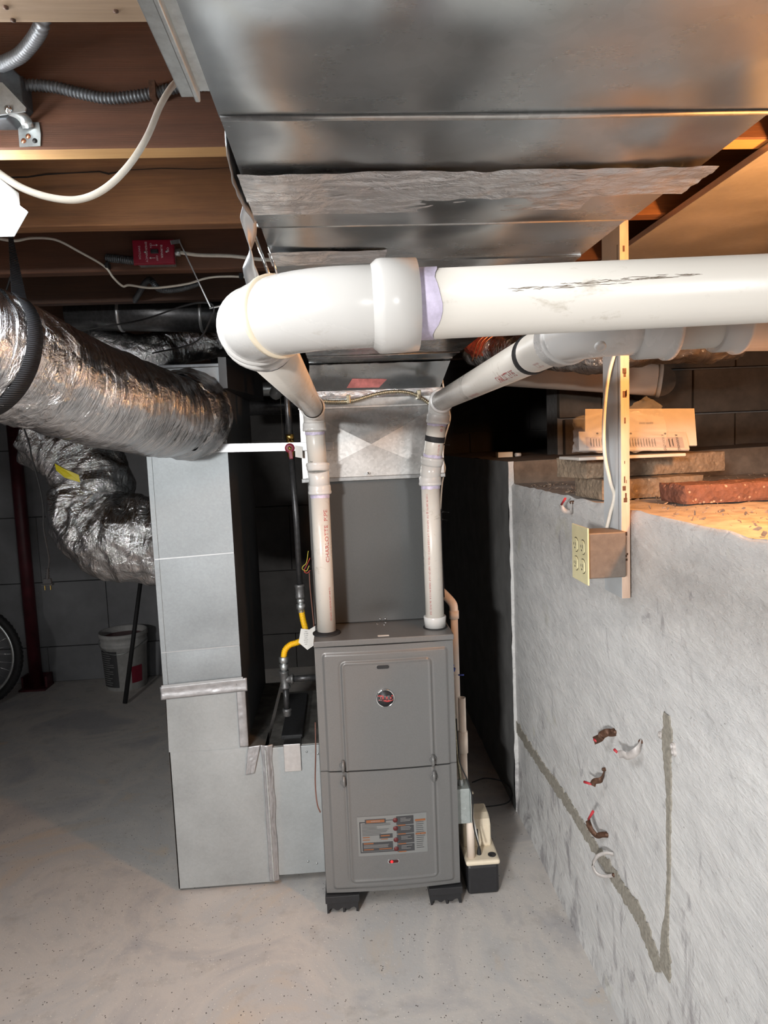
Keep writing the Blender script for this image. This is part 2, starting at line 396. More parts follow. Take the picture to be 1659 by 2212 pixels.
    def mesh(s, name, fixn=False):
        me = bpy.data.meshes.new(name); me.from_pydata(s.v, [], s.f)
        me.polygons.foreach_set('use_smooth', s.sm)
        if any(s.mi): me.polygons.foreach_set('material_index', s.mi)
        if s.uv:
            uvl = me.uv_layers.new(name='UVMap')
            for p in me.polygons:
                u = s.uv.get(p.index)
                if u:
                    for li, c in zip(p.loop_indices, u): uvl.data[li].uv = c
        me.validate()
        if fixn:
            import bmesh
            bb = bmesh.new(); bb.from_mesh(me); bmesh.ops.recalc_face_normals(bb, faces=bb.faces); bb.to_mesh(me); bb.free()
        me.update()
        return me
    def build(s, name, m, parent=None, label=None, bevel=0, kind=None, solid=0):
        me = s.mesh(name, bool(bevel))
        for mm in (m if isinstance(m, (list, tuple)) else [m]): me.materials.append(mm)
        o = bpy.data.objects.new(name, me); COL.objects.link(o)
        if parent is not None:
            o.parent = parent
            if parent.type == 'EMPTY': o.location = -parent.location
        if label: o['label'] = label
        if kind: o['kind'] = kind
        if solid:
            md = o.modifiers.new('solidify', 'SOLIDIFY'); md.thickness = solid; md.offset = 0
        if bevel:
            md = o.modifiers.new('bevel', 'BEVEL'); md.width = bevel; md.segments = 2; md.limit_method = 'ANGLE'
            md.angle_limit = math.radians(40)
        return o
def thing(name, label, cat, loc=(0, 0, 0), group=None):
    o = bpy.data.objects.new(name, None); COL.objects.link(o); o.location = loc; o.empty_display_size = 0.05
    o['label'] = label; o['category'] = cat
    if group: o['group'] = group
    return o
def tag(o, label, cat, group=None):
    o['label'] = label; o['category'] = cat
    if group: o['group'] = group
    return o
def smooth_path(pts, n=8):
    pts = [V(p) for p in pts]; out = []
    P = [pts[0] * 2 - pts[1]] + pts + [pts[-1] * 2 - pts[-2]]
    for i in range(1, len(P) - 2):
        for k in range(n):
            t = k / n; a, b, c, d = P[i - 1], P[i], P[i + 1], P[i + 2]
            out.append(0.5 * ((2 * b) + (c - a) * t + (2 * a - 5 * b + 4 * c - d) * t * t + (3 * b - a - 3 * c + d) * t ** 3))
    out.append(pts[-1]); return out
def resample(pts, step):
    pts = [V(p) for p in pts]; out = [pts[0]]; acc = 0
    for a, b in zip(pts, pts[1:]):
        L = (b - a).length; d = step - acc
        while d < L: out.append(a + (b - a) * (d / L)); d += step
        acc = L - (d - step)
    out.append(pts[-1]); return out
def corr(pts, r, amp, pitch, seg=12):
    """corrugated tube"""
    p = resample(pts, pitch / 4); rs = [r + amp * (0, 1, 0, -1)[i % 4] for i in range(len(p))]
    return MB().tube(p, rs, seg)
_tc = {}
def text(s, size):
    k = (s,)
    if k not in _tc:
        cu = bpy.data.curves.new('txt', 'FONT'); cu.body = s; cu.size = 1.0; cu.align_x = 'CENTER'; cu.align_y = 'CENTER'; cu.resolution_u = 2
        o = bpy.data.objects.new('txt', cu); me = bpy.data.meshes.new_from_object(o)
        _tc[k] = ([v.co.copy() for v in me.vertices], [tuple(p.vertices) for p in me.polygons])
        bpy.data.objects.remove(o); bpy.data.curves.remove(cu); bpy.data.meshes.remove(me)
    v, f = _tc[k]; return [(p.x * size, p.y * size) for p in v], f
def put_text(mb, s, size, c, u, w, sx=1.0):
    """flat text centred at c, reading along u, letters' up along w"""
    v, f = text(s, size); c = V(c); u = V(u).normalized(); w = V(w).normalized()
    mb.add([c + u * (x * sx) + w * y for x, y in v], f)
def tube_text(mb, s, size, c, axis, r, rad, sx=1.0, shear=0):
    """text reading along axis on a cylinder, letters' up turning around it; rad = outward direction at the text's mid line"""
    v, f = text(s, size); c = V(c); a = V(axis).normalized(); rad = V(rad); rad = (rad - a * rad.dot(a)).normalized()
    up = rad.cross(a); R = r + 0.0004
    mb.add([c + a * (x * sx) + rad * (math.cos(y / r) * R) + up * (math.sin(y / r) * R) for x, y in v], f)
def nz(x, y, z, s=1.0): return mnoise.noise(V((x * s, y * s, z * s)))

# ================================================================== THE SETTING
def plane_obj(name, m, fn, nu, nv, uvfn=None):
    o = MB().grid(fn, nu, nv, True, uvfn).build(name, m); o['kind'] = 'structure'; return o
XL, XR, YB, YF = -3.3, 2.4, -4.2, 4.75
WX = 0.67
fl = MB().box(XL - .1, 2.5, YB - .1, YF + .15, -0.1, 0.0).build('floor', M['floor']); fl['kind'] = 'structure'
wl = MB().box(XL - .12, XL, YB, YF, 0, 2.3).build('wall_left', M['block']); wl['kind'] = 'structure'
wb = MB().box(XL, XR, YB - .12, YB, 0, 2.3).build('wall_rear', M['block']); wb['kind'] = 'structure'
wr = MB().box(XR, XR + .12, YB, YF, 1.2, 2.3).build('wall_foundation', M['blockbrown']); wr['kind'] = 'structure'
# far wall of large painted blocks, each block its own piece
far = MB().box(XL, XR, YF + 0.03, YF + 0.15, 0, 2.3).build('wall_far', M['mortar']); far['kind'] = 'structure'
zc = [0.0, 0.245, 0.69, 1.135, 1.58, 2.02, 2.3]
bm = {}
for j in range(len(zc) - 1):
    x = XL + (0.0 if j % 2 else -0.42)
    while x < XR:
        a = max(x, XL); b = min(x + 0.84, XR)
        if b - a > 0.05:
            MB().box(a + .0015, b - .0015, YF, YF + 0.035, zc[j] + .002, zc[j + 1] - .003).build('block', M['block' if a < -1.3 else 'block_shade'], far, bevel=0.003)
        x += 0.84
# low painted concrete wall with a ledge on top (right-hand side)
def wall_fn(u, v):
    y = YB + (2.69 - YB) * u; z = 1.352 * v
    w = 0.005 * nz(y, z, 0, 2.2) + 0.0015 * nz(y, z, 4, 9) + 0.0006 * nz(y, z, 2, 30)
    zz = z
    if v > 0.985: zz = z + 0.006 * nz(y, 3, 3, 14)
    x = WX + w - 0.012 * max(0, (0.10 - z) / 0.10) * 0.6
    if v > 0.999: x += 0.008
    return (x, y, zz if v > 0 else 0)
wr1 = plane_obj('wall_right', M['wall'], wall_fn, 520, 130)
def ledge_fn(u, v):
    x = WX + 0.008 + (XR - WX) * v; y = YB + (2.70 - YB) * u
    e = min(1, v * 30)
    return (x, y, 1.352 + 0.006 * nz(y, 3, 3, 14) * (1 - e) + e * (0.006 * nz(x, y, 0, 6) + 0.004 * nz(x, y, 1, 22)) + 0.0)
plane_obj('trim_1', M['ledge'], ledge_fn, 300, 80)
bpy.data.objects['trim_1']['label'] = 'bare brown concrete top of the low white wall'
# taller continuation beyond, in shade
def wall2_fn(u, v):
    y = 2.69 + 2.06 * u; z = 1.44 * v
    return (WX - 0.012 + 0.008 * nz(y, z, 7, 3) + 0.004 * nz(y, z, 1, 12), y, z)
plane_obj('wall_right_far', M['wall_shade'], wall2_fn, 90, 60)
MB().grid(lambda u, v: (WX - .012 + 0.004 * nz(v * 8, u, 1, 3) + 0.022 * u, 2.69 - 0.004 * nz(v * 9, u, 5, 3), 1.44 * v), 2, 60).build('trim_2', M['wall'])['kind'] = 'structure'
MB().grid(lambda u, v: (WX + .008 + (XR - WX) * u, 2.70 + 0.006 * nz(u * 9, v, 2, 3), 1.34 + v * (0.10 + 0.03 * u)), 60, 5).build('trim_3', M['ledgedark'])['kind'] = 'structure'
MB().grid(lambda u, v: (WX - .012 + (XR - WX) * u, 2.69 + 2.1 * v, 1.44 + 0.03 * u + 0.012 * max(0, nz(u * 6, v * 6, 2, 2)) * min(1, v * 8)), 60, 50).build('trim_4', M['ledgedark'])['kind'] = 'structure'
# foundation blocks behind the ledge
fb = MB().box(1.0, XR, 3.14, 3.3, 1.38, 2.3).build('wall_ledge_back', M['mortar']); fb['kind'] = 'structure'
for j in range(5):
    z0 = 1.47 + j * 0.203 - 0.06; x = 1.02 + (0.2 if j % 2 else 0)
    if j % 2: MB().box(1.0, 1.2 - .006, 3.105, 3.145, z0, z0 + .195).build('block', M['blockbrown'], fb, bevel=0.004)
    while x < XR:
        MB().box(x + .004, min(x + .396, XR), 3.10 + random.random() * .006, 3.145, z0, z0 + .195).build('block', M['blockbrown'], fb, bevel=0.004)
        x += 0.4
# bare strips where a pipe used to run
def strip(pts, ws, nm, lab, seed):
    random.seed(seed); P = []; Wd = []
    for (a, b), (w0, w1) in zip(zip(pts, pts[1:]), zip(ws, ws[1:])):
        n = max(3, int(math.hypot(b[0] - a[0], b[1] - a[1]) / 0.006))
        for k in range(n):
            t = k / n; P.append((a[0] + (b[0] - a[0]) * t, a[1] + (b[1] - a[1]) * t)); Wd.append(w0 + (w1 - w0) * t)
    P.append(pts[-1]); Wd.append(ws[-1]); mb = MB(); vs = []; fs = []
    for i, (p, w) in enumerate(zip(P, Wd)):
        q0 = P[max(i - 1, 0)]; q1 = P[min(i + 1, len(P) - 1)]; d = (q1[0] - q0[0], q1[1] - q0[1]); L = math.hypot(*d) or 1
        nrm = (-d[1] / L, d[0] / L)
        for sgn in (-1, 1):
            e = w / 2 * (1 + 0.45 * nz(p[0] * 40, p[1] * 40, sgn * 3) + 0.35 * (random.random() - .5))
            y = p[0] + nrm[0] * e * sgn; z = p[1] + nrm[1] * e * sgn
            xx = wall_fn((y - YB) / (2.69 - YB), z / 1.352)[0]
            vs.append((xx - 0.0035, y, z)); 
    for i in range(len(P) - 1): fs.append((2 * i, 2 * i + 1, 2 * i + 3, 2 * i + 2))
    n0 = len(vs); vs2 = vs + [(x + 0.012, y, z) for x, y, z in vs]
    k = len(P)
    for i in range(k - 1):
        fs.append((2 * i, 2 * i + 2, n0 + 2 * i + 2, n0 + 2 * i)); fs.append((2 * i + 1, n0 + 2 * i + 1, n0 + 2 * i + 3, 2 * i + 3))
    mb.add(vs2, fs); o = mb.build(nm, M['bareconc'], wr1, label=lab); return o
def wyz(px, py): p = onX(px, py, WX); return (p.y, p.z)
strip([wyz(1112, 1565), wyz(1170, 1655), wyz(1235, 1745), wyz(1290, 1835), wyz(1345, 1920), wyz(1385, 1980), wyz(1412, 2050), wyz(1424, 2100)],
      [0.05, 0.045, 0.045, 0.040, 0.046, 0.050, 0.055, 0.03], 'bare_strip', 'bare grey-brown cement strip running down along the wall', 3)
strip([wyz(1443, 1542), wyz(1443, 1600), wyz(1444, 1640), wyz(1447, 1720), wyz(1447, 1850), wyz(1444, 1960), wyz(1440, 2020), wyz(1438, 2105)],
      [0.025, 0.045, 0.034, 0.020, 0.014, 0.010, 0.028, 0.055], 'bare_strip', 'vertical bare cement strip', 5)

# ceiling: subfloor boards and joists
JZ = 2.04
ceil_ = MB().box(XL, XR + .1, YB, YF, 2.30, 2.34).build('ceiling', M['subfloor']); ceil_['kind'] = 'structure'
x = XL
while x < XR:
    MB().box(x + .0012, x + .128, YB, YF, 2.275, 2.302).build('subfloor_board', M['subfloor'], ceil_); x += 0.13
JN = [(0.785, 0.897, 'joist_tan', 'joist_tan', 'weathered tan joist nearest the top of the photo'),
      (1.241, 1.287, 'joist_brown', 'edge_pale', 'dark brown joist with pale bottom edge carrying the grey armored cable'),
      (1.645, 1.690, 'joist_orange', 'joist_orange', 'orange-brown joist with a long crack, bare of fittings'),
      (2.045, 2.090, 'joist_brown', 'joist_brown', 'dark joist that carries the red switch'),
      (2.445, 2.490, 'joist_dark', 'joist_dark', 'shaded joist behind the red switch')]
yy = 2.845
while yy < 4.7: JN.append((yy, yy + .045, 'joist_dark', 'joist_dark', None)); yy += 0.4
for yy in (0.38, -0.02, -0.42, -0.82, -1.22, -1.62, -2.02, -2.42, -2.82, -3.22, -3.62): JN.append((yy, yy + .045, 'joist_dark', 'joist_dark', None))
for y0, y1, ma, mb_, lab in JN:
    b = MB(); x0, x1, z0, z1 = XL, XR, JZ, 2.276
    nx = 60
    def prof(i):
        x = x0 + (x1 - x0) * i / nx
        return x, 0.0015 * nz(x, y0, 3, 7)
    vs = []; fs = []; mi = []
    for i in range(nx + 1):
        x, d = prof(i); vs += [(x, y0 + d, z1), (x, y0 + d, z0 + d + .003), (x, y0 + d + .003, z0 + d), (x, y1 + d - .003, z0 + d), (x, y1 + d, z0 + d + .003), (x, y1 + d, z1)]
    for i in range(nx):
        for k in range(5): fs.append((i * 6 + k, i * 6 + k + 1, i * 6 + 7 + k, i * 6 + 6 + k)); mi.append(1 if k == 2 else 0)
    fs.append((5, 4, 3, 2, 1, 0)); mi.append(0); fs.append(tuple(nx * 6 + k for k in range(6))); mi.append(0)
    b.v = vs; b.f = [list(f) for f in fs]; b.sm = [False] * len(fs); b.mi = mi
    o = b.build('joist', [M[ma], M[mb_]], ceil_, label=lab)
# crack along the orange joist, nails in the nearest one
b = MB(); random.seed(2)
cr = [onY(-20, 385, 1.6445), onY(60, 383, 1.6445), onY(100, 377, 1.6445), onY(160, 374, 1.6445), onY(215, 371, 1.6445), onY(235, 376, 1.6445), onY(275, 368, 1.6445), onY(350, 364, 1.6445), onY(430, 366, 1.6445), onY(510, 362, 1.6445)]
vs = []
for i, p in enumerate(cr):
    w_ = (.0022, .0016, .0020, .0012, .0016, .0022, .0008, .0010, .0008, .0004)[i]; vs += [(p.x, p.y - .0012, p.z + w_), (p.x, p.y - .0012, p.z - w_), (p.x, p.y + .006, p.z)]
for i in range(len(cr) - 1): b.add([vs[3 * i], vs[3 * i + 1], vs[3 * i + 4], vs[3 * i + 3]], [(0, 1, 2, 3)])
b.build('crack', mat('deep crack shadowed wood', (.02, .012, .008), .9), ceil_)
for px, py in ((12, 14), (28, 42), (376, 50), (250, 22)):
    p = onZ(px, py, JZ); MB().lathe((p.x, p.y, JZ + .002), (0, 0, -1), [(0, .0035), (.004, .0032), (.005, .0)], 8).build('nail_head', M['rust'], ceil_)
# blocking pieces / beam in the dark beyond the left duct
MB().box(-2.0, -1.55, 2.1, 2.44, 2.04, 2.27).build('blocking', M['joist_dark'], ceil_)

# ================================================================== MAIN SUPPLY DUCT
DX0, DX1, DZ = -0.085, 0.385, 1.80
main = thing('supply_duct', 'wide galvanized sheet metal trunk duct under the joists with foil taped seam', 'duct', (0.15, 1.0, DZ))
def duct_sec(y0, y1, dz=0.0, dx=0.0, nm='duct_section'):
    b = MB()
    def bot(u, v):
        x = DX0 - dx + (DX1 - DX0 + 2 * dx) * u; y = y0 + (y1 - y0) * v
        e = math.sin(math.pi * u) * math.sin(math.pi * v)
        return (x, y, DZ + dz - 0.004 * e * (1 + nz(x, y, 0, 3)))
    b.grid(bot, 24, 16)
    z1 = JZ - 0.004; xa, xb = DX0 - dx, DX1 + dx; zb = DZ + dz
    b.add([(xa, y0, zb), (xa, y1, zb), (xa, y1, z1), (xa, y0, z1)], [(0, 1, 2, 3)])
    b.add([(xb, y0, zb), (xb, y1, zb), (xb, y1, z1), (xb, y0, z1)], [(3, 2, 1, 0)])
    b.add([(xa, y0, z1), (xb, y0, z1), (xb, y1, z1), (xa, y1, z1)], [(0, 1, 2, 3)])
    for yy in (y0, y1): b.add([(xa, yy, zb), (xb, yy, zb), (xb, yy, z1), (xa, yy, z1)], [(0, 1, 2, 3)])
    return b.build(nm, M['duct'], main)
duct_sec(-1.6, 0.02); duct_sec(0.02, 0.603, 0, 0); duct_sec(0.603, 0.74, 0.0015); duct_sec(0.74, 0.905, 0.004, 0.002)
duct_sec(0.905, 1.08, 0.006); duct_sec(1.08, 1.7, 0.004); duct_sec(1.7, 2.30, 0.002); duct_sec(2.30, 2.92, 0.0)
def cleat(y, w=0.010, h=0.004, dz=0.0):
    b = MB().tube([(DX0 + .001, y, DZ + dz), (0.15, y + 0.001, DZ - .002 + dz), (DX1 - .002, y, DZ + dz)], w / 2, 10)
    for i, v in enumerate(b.v): b.v[i] = (v[0], v[1], DZ + dz + (v[2] - DZ - dz) * (h / w))
    b.build('seam_cleat', M['duct2'], main)
cleat(0.603, .009, .0045); cleat(0.905, .006, .003, .005); cleat(0.735, .005, .003, .003); cleat(0.02); cleat(1.7, .01, .004); cleat(2.15, .008, .004)
def tape(y0, y1, x0, x1, z, m='foiltape', amp=0.0022, nu=140, seed=0):
    def fn(u, v):
        x = x0 + (x1 - x0) * u; y = y0 + (y1 - y0) * v + 0.004 * nz(x * 9, seed, 2) * (1 if v in (0, 1) else 0.5)
        f_ = y * 60 + 6 * nz(x * 5, seed, 1) + x * 14; return (x, y, z - 0.0025 - amp * (0.5 + 1.0 * abs(nz(x * 9 + seed, f_, 1)) * 1.6 + 0.6 * nz(x * 40, y * 110, 5)))
    return MB().grid(fn, nu, 24, True, lambda u, v: ((x1 - x0) * u, (y1 - y0) * v)).build('foil_tape', M[m], main)
tape(0.712, 0.790, DX0 - .002, DX1 + .012, DZ, seed=1)
tape(0.800, 0.845, DX0 - .002, 0.30, DZ + .003, amp=0.0008, seed=2)
tape(1.005, 1.075, DX0 - .002, 0.08, DZ + .004, amp=0.0015, nu=50, seed=3)
tape(2.33, 2.41, DX0 + .02, DX1 - .02, DZ, seed=4)
# folded tape bulging at the left corner of the seam
def corner(u, v):
    y = 0.66 + 0.20 * u; z = DZ - .004 + 0.12 * v
    return (DX0 - 0.003 - 0.006 * math.sin(math.pi * u) * (1 - v * .6) - 0.002 * nz(y * 40, z * 40, 2), y, z)
MB().grid(corner, 40, 14, True, lambda u, v: (0.2 * u, 0.12 * v)).build('foil_tape', M['alu'], main, solid=0.001)
# folded hanging flange on the left edge
fg = MB()
fg.bar((DX0 - .016, -0.6, DZ + .02), (DX0 - .010, 0.565, DZ + .012), .004, .036)
fg.bar((DX0 - .007, -0.6, DZ + .008), (DX0 - .004, 0.565, DZ + .004), .014, .004)
fg.bar((DX0 - .022, -0.6, DZ + .004), (DX0 - .016, 0.562, DZ - .002), .012, .003)
fg.build('drive_cleat', M['zinc'], main, bevel=.001)

# plenum and transition at the far end
pl = thing('plenum', 'cross-creased galvanized plenum box above the furnace with strip clamp', 'duct', (0.11, 2.6, 1.42))
PX0, PX1, PY, PZ0, PZ1 = -0.125, 0.350, 2.33, 1.420, 1.655
cxp, czp = 0.108, 1.530
b = MB()   # side, back, top faces
b.add([(PX0, PY, PZ0), (PX0, 2.88, PZ0), (PX0, 2.88, PZ1), (PX0, PY, PZ1)], [(0, 3, 2, 1)])
b.add([(PX1, PY, PZ0), (PX1, 2.88, PZ0), (PX1, 2.88, PZ1), (PX1, PY, PZ1)], [(0, 1, 2, 3)])
b.add([(PX0, 2.88, PZ0), (PX1, 2.88, PZ0), (PX1, 2.88, PZ1), (PX0, 2.88, PZ1)], [(0, 3, 2, 1)])
b.add([(PX0, PY, PZ1), (PX1, PY, PZ1), (PX1, 2.88, PZ1), (PX0, 2.88, PZ1)], [(0, 3, 2, 1)])
b.build('side_sheet', M['duct2'], pl)
c = (cxp, PY - 0.006, czp); q = [(PX0, PY, PZ0), (PX1, PY, PZ0), (PX1, PY, PZ1), (PX0, PY, PZ1)]
for k, mm in ((0, 'duct2'), (1, 'duct2'), (2, 'duct2a'), (3, 'duct2')):
    MB().add([q[k], q[(k + 1) % 4], c], [(0, 1, 2)]).build('creased_facet', M[mm], pl)
MB().box(PX0 - .004, PX1 + .004, PY - .008, PY + .01, PZ0 - .010, PZ0 + .004).build('bottom_cleat', M['duct2a'], pl, bevel=.002)
MB().box(PX0, PX1, PY - .004, 2.88, PZ1, PZ1 + .030).build('top_band', M['duct2a'], pl, bevel=.002)
MB().box(PX0 - .003, PX1 + .003, PY - .007, PY + .01, PZ1 - .004, PZ1 + .003).build('top_cleat', M['duct2'], pl, bevel=.001)
MB().lathe((cxp - .015, PY - .012, PZ0 + .014), (0, 1, 0), [(-.004, 0.002), (-.004, .004), (0, .0045), (.012, .003)], 10).build('screw', M['chrome'], pl)
tr = thing('duct_collar', 'galvanized collar with a torn pink sticker between trunk duct and plenum', 'duct', (0.14, 2.6, 1.685))
b = MB(); b.add([(DX0 - .01, 2.40, 1.70), (DX1 - .035, 2.40, 1.70), (DX1 - .0, 2.34, 1.797), (DX0 + .0, 2.34, 1.797),
                 (DX0 - .01, 2.88, 1.70), (DX1 - .035, 2.88, 1.70), (DX1, 2.88, 1.797), (DX0, 2.88, 1.797)],
                [(0, 1, 2, 3), (1, 5, 6, 2), (4, 0, 3, 7), (5, 4, 7, 6), (4, 5, 1, 0)])
b.build('collar_sheet', M['duct'], tr)
def ptape(u, v):
    x = DX0 - .014 + (DX1 - .02 - DX0 + .014) * u; z = 1.686 + 0.028 * v
    return (x, 2.385 + .006 - .003 * abs(nz(x * 30, z * 60, 2)) - 0.01 * (1 - v), z)
MB().grid(ptape, 120, 10, True, lambda u, v: (.45 * u, .03 * v)).build('foil_tape', M['foiltape'], tr)
s_c = lambda u, z: (u, 2.40 - (z - 1.70) / 0.097 * 0.06 - 0.0015, z)
MB().add([s_c(0.035, 1.722), s_c(0.145, 1.720), s_c(0.172, 1.745), s_c(0.16, 1.747), s_c(0.055, 1.751)], [(0, 1, 2, 3, 4)]).build('torn_sticker', M['pink'], tr)

# flexible metal conduit in front of the collar
cd = thing('metal_conduit', 'thin bronze armored conduit sagging across the plenum top between the risers', 'conduit', (0.1, 2.32, 1.68))
pts = smooth_path([onY(688, 866, 2.30), onY(720, 868, 2.30), onY(760, 866, 2.30), onY(810, 852, 2.30), onY(850, 846, 2.30), onY(890, 850, 2.30), onY(925, 870, 2.30), onY(945, 895, 2.31)], 10)
corr(pts, .0062, .0012, .006, 10).build('conduit', M['bxbrass'], cd)
for px, py in ((753, 866), (905, 856)):
    p = onY(px, py, 2.30); MB().box(p.x - .006, p.x + .006, 2.290, 2.33, p.z - .009, p.z + .02).build('conduit_clip', M['bxbrass'], cd, bevel=.002)

# right-hand second duct lit by the warm bulb
sd = thing('joist_pan', 'flat sheet metal panel nailed under joists at upper right, glowing orange from a bulb', 'panel', (1.1, .9, 2.02))
MB().box(0.790, 1.66, -.42, 2.05, 2.030, 2.0385).build('sheet_panel', M['sideduct'], sd, bevel=.001)
MB().box(0.790, 0.806, -.42, 2.05, 2.024, 2.031).build('folded_edge', M['sideduct'], sd, bevel=.001)

# ================================================================== FURNACE
FX0, FX1, FY, FZ0, FZS, FZ1, FZT = -0.108, 0.337, 2.165, 0.065, 0.485, 0.897, 0.917
fur = thing('furnace', 'tall grey enamel gas furnace with embossed doors and round badge, standing on black feet', 'furnace', ((FX0 + FX1) / 2, 2.5, 0))
MB().box(FX0, FX1, FY, 2.87, FZ0, FZ1).build('cabinet', M['furn'], fur, bevel=.004)
MB().box(FX0 - .001, FX1 + .001, FY - .017, 2.87, FZ1 + .001, FZT).build('top_panel', M['furn'], fur, bevel=.003)
def sdf_rr(x, z, x0, x1, z0, z1, r):
    cx, cz = (x0 + x1) / 2, (z0 + z1) / 2; hx, hz = (x1 - x0) / 2 - r, (z1 - z0) / 2 - r
    dx, dz = abs(x - cx) - hx, abs(z - cz) - hz
    return math.hypot(max(dx, 0), max(dz, 0)) + min(max(dx, dz), 0) - r
def sstep(t): t = max(0., min(1., t)); return t * t * (3 - 2 * t)
def door(z0, z1, outer, inner):
    def hh(x, z):
        u = (x - (FX0 + FX1) / 2) / ((FX1 - FX0) / 2); zz = (z - z0) / (z1 - z0)
        h = 0.010 * (1 - u * u)
        so = sdf_rr(x, z, *outer); si = sdf_rr(x, z, *inner)
        h += 0.006 * sstep(-so / .006) + 0.0035 * math.exp(-((si + 0.004) / .0035) ** 2) + 0.0025 * sstep(-si / .004) - 0.002 * math.exp(-((si - .003) / .003) ** 2)
        return h
    nx, nzz = 130, 124
    def fn(i, j):
        x = FX0 + .001 + (FX1 - FX0 - .002) * i; z = z0 + (z1 - z0) * j
        return (x, FY - 0.004 - hh(x, z), z)
    b = MB().grid(fn, nx, nzz)
    # skirt
    ring = [fn(i / nx, 0) for i in range(nx + 1)] ; top = [fn(i / nx, 1) for i in range(nx + 1)]
    for R_ in (ring, top):
        n = len(R_); b.add(R_ + [(p[0], FY + .001, p[2]) for p in R_], [(i, i + 1, n + i + 1, n + i) for i in range(n - 1)])
    for s_ in (0, 1):
        R_ = [fn(s_, j / nzz) for j in range(nzz + 1)]; n = len(R_)
        b.add(R_ + [(p[0], FY + .001, p[2]) for p in R_], [(i, i + 1, n + i + 1, n + i) for i in range(n - 1)])
    return b, hh
ib = (-0.026, 0.262)
db, hU = door(FZS + .003, FZ1 - .003, (FX0 + .024, FX1 - .020, FZS - .2, FZ1 - .022, .012), (ib[0], ib[1], FZS - .2, FZ1 - .052, .016))
up = db.build('upper_door', M['furn'], fur)
db, hL = door(FZ0 + .003, FZS - .002, (FX0 + .024, FX1 - .020, FZ0 + .016, FZS + .2, .012), (ib[0], ib[1], FZ0 + .040, FZS + .2, .016))
lo = db.build('lower_door', M['furn'], fur)
def fpos(px, py): return onY(px, py, FY - .02)
# hand slot
p = fpos(827, 1440)
ys = FY - .004 - hU(p.x, p.z)
b = MB(); 
def stad(cx, cz, hw, r, y, n=10):
    out = []
    for k in range(n + 1): a = -math.pi / 2 + math.pi * k / n; out.append((cx + hw + r * math.cos(a), y, cz + r * math.sin(a)))
    for k in range(n + 1): a = math.pi / 2 + math.pi * k / n; out.append((cx - hw + r * math.cos(a), y, cz + r * math.sin(a)))
    return out
MB().poly(stad(p.x, p.z, .015, .0075, ys - .0012), (0, 1, 0), .004).build('slot_rim', M['furn'], up, bevel=.0006)
MB().poly(stad(p.x, p.z, .014, .0058, ys - .0018), (0, 1, 0), .001).build('hand_slot', M['black'], up)
# badge
p = fpos(832, 1507); yb = FY - .004 - hU(p.x, p.z)
bd = MB().lathe((p.x, yb + .001, p.z), (0, -1, 0), [(0, .030), (.003, .0305), (.006, .029), (.0065, .0275), (.0045, .0262), (.0045, .0)], 40).build('badge_ring', M['chrome'], up, label='chrome badge ring')
MB().lathe((p.x, yb - .003, p.z), (0, -1, 0), [(0, .0262), (.0018, .0262), (.0018, 0)], 40).build('badge_disc', M['black'], up, label='black badge disc')
b = MB(); yb2 = yb - .0052
wav = [(-.024 + .048 * k / 12, .0085 + .003 * math.sin(k / 12 * 6.28 + .6)) for k in range(13)]
wav2 = [(x, z - .0175) for x, z in wav]
b.poly([(p.x + x, yb2, p.z + z) for x, z in wav] + [(p.x + x, yb2, p.z + z) for x, z in reversed(wav2)], (0, 1, 0), .0004)
b.build('badge_band', mat('badge red', (0.45, 0.05, 0.05), .35), up, label='red wave behind the badge lettering')
b = MB()
for dx, dz in ((.0011, 0), (-.0011, 0), (0, .0011), (0, -.0011), (.0008, .0008), (-.0008, -.0008), (-.0008, .0008), (.0008, -.0008)): put_text(b, 'RUUD', .0185, (p.x + dx, yb2 - .0006, p.z + dz), (1, 0, 0), (0, 0, 1), .95)
b.build('badge_text_outline', M['whiteink'], up)
b = MB(); put_text(b, 'RUUD', .0185, (p.x, yb2 - .0009, p.z), (1, 0, 0), (0, 0, 1), .95); b.build('badge_text', M['blackink'], up)
# latches
for px, py, par, hh_ in ((741, 1655, up, hU), (935, 1641, up, hU), (743, 1693, lo, hL), (937, 1680, lo, hL)):
    p = onY(px, py, FY - .025); y = FY - .004 - hh_(p.x, p.z)
    b = MB().lathe((p.x, y + .001, p.z), (0, -1, 0), [(0, .0125), (.0015, .0125), (.002, .0105), (-.003, .009), (-.003, 0)], 20)
    b.build('latch_cup', M['furn'], par)
    s_ = 1 if par is up else -1
    MB().tube(smooth_path([(p.x, y, p.z + .012 * s_), (p.x, y - .010, p.z + .006 * s_), (p.x, y - .012, p.z - .010 * s_), (p.x, y - .004, p.z - .026 * s_ * .8)], 6), .0052, 10).build('latch', M['furn'], par)
# warning label on the lower door
LB = [onY(771, 1767, FY - .02), onY(921, 1752, FY - .02), onY(925, 1838, FY - .02), onY(776, 1850, FY - .02)]
lx0, lx1 = LB[0].x, LB[1].x; lz1 = (LB[0].z + LB[1].z) / 2; lz0 = (LB[2].z + LB[3].z) / 2
def lp(u, v, off=0.0):   # label coordinates, u right 0..1, v up 0..1
    x = lx0 + (lx1 - lx0) * u; z = lz0 + (lz1 - lz0) * v
    return V((x, FY - .0052 - hL(x, z) - off, z))
b = MB(); b.grid(lambda u, v: lp(u, v), 24, 8); lab = b.build('warning_label', M['labelgrey'], lo, label='silver warning label with black and orange boxes')
def lrect(b, u0, v0, u1, v1, off):
    b.grid(lambda u, v: lp(u0 + (u1 - u0) * u, v0 + (v1 - v0) * v, off), max(2, int((u1 - u0) * 20)), 1, False)
bk = MB()
for r in ((0.03, .90, .99, .93),): pass
lrect(bk, .03, .10, .045, .86, .0004); lrect(bk, .03, .08, .60, .11, .0004); lrect(bk, .03, .84, .30, .87, .0004); lrect(bk, .40, .87, .55, .89, .0004)
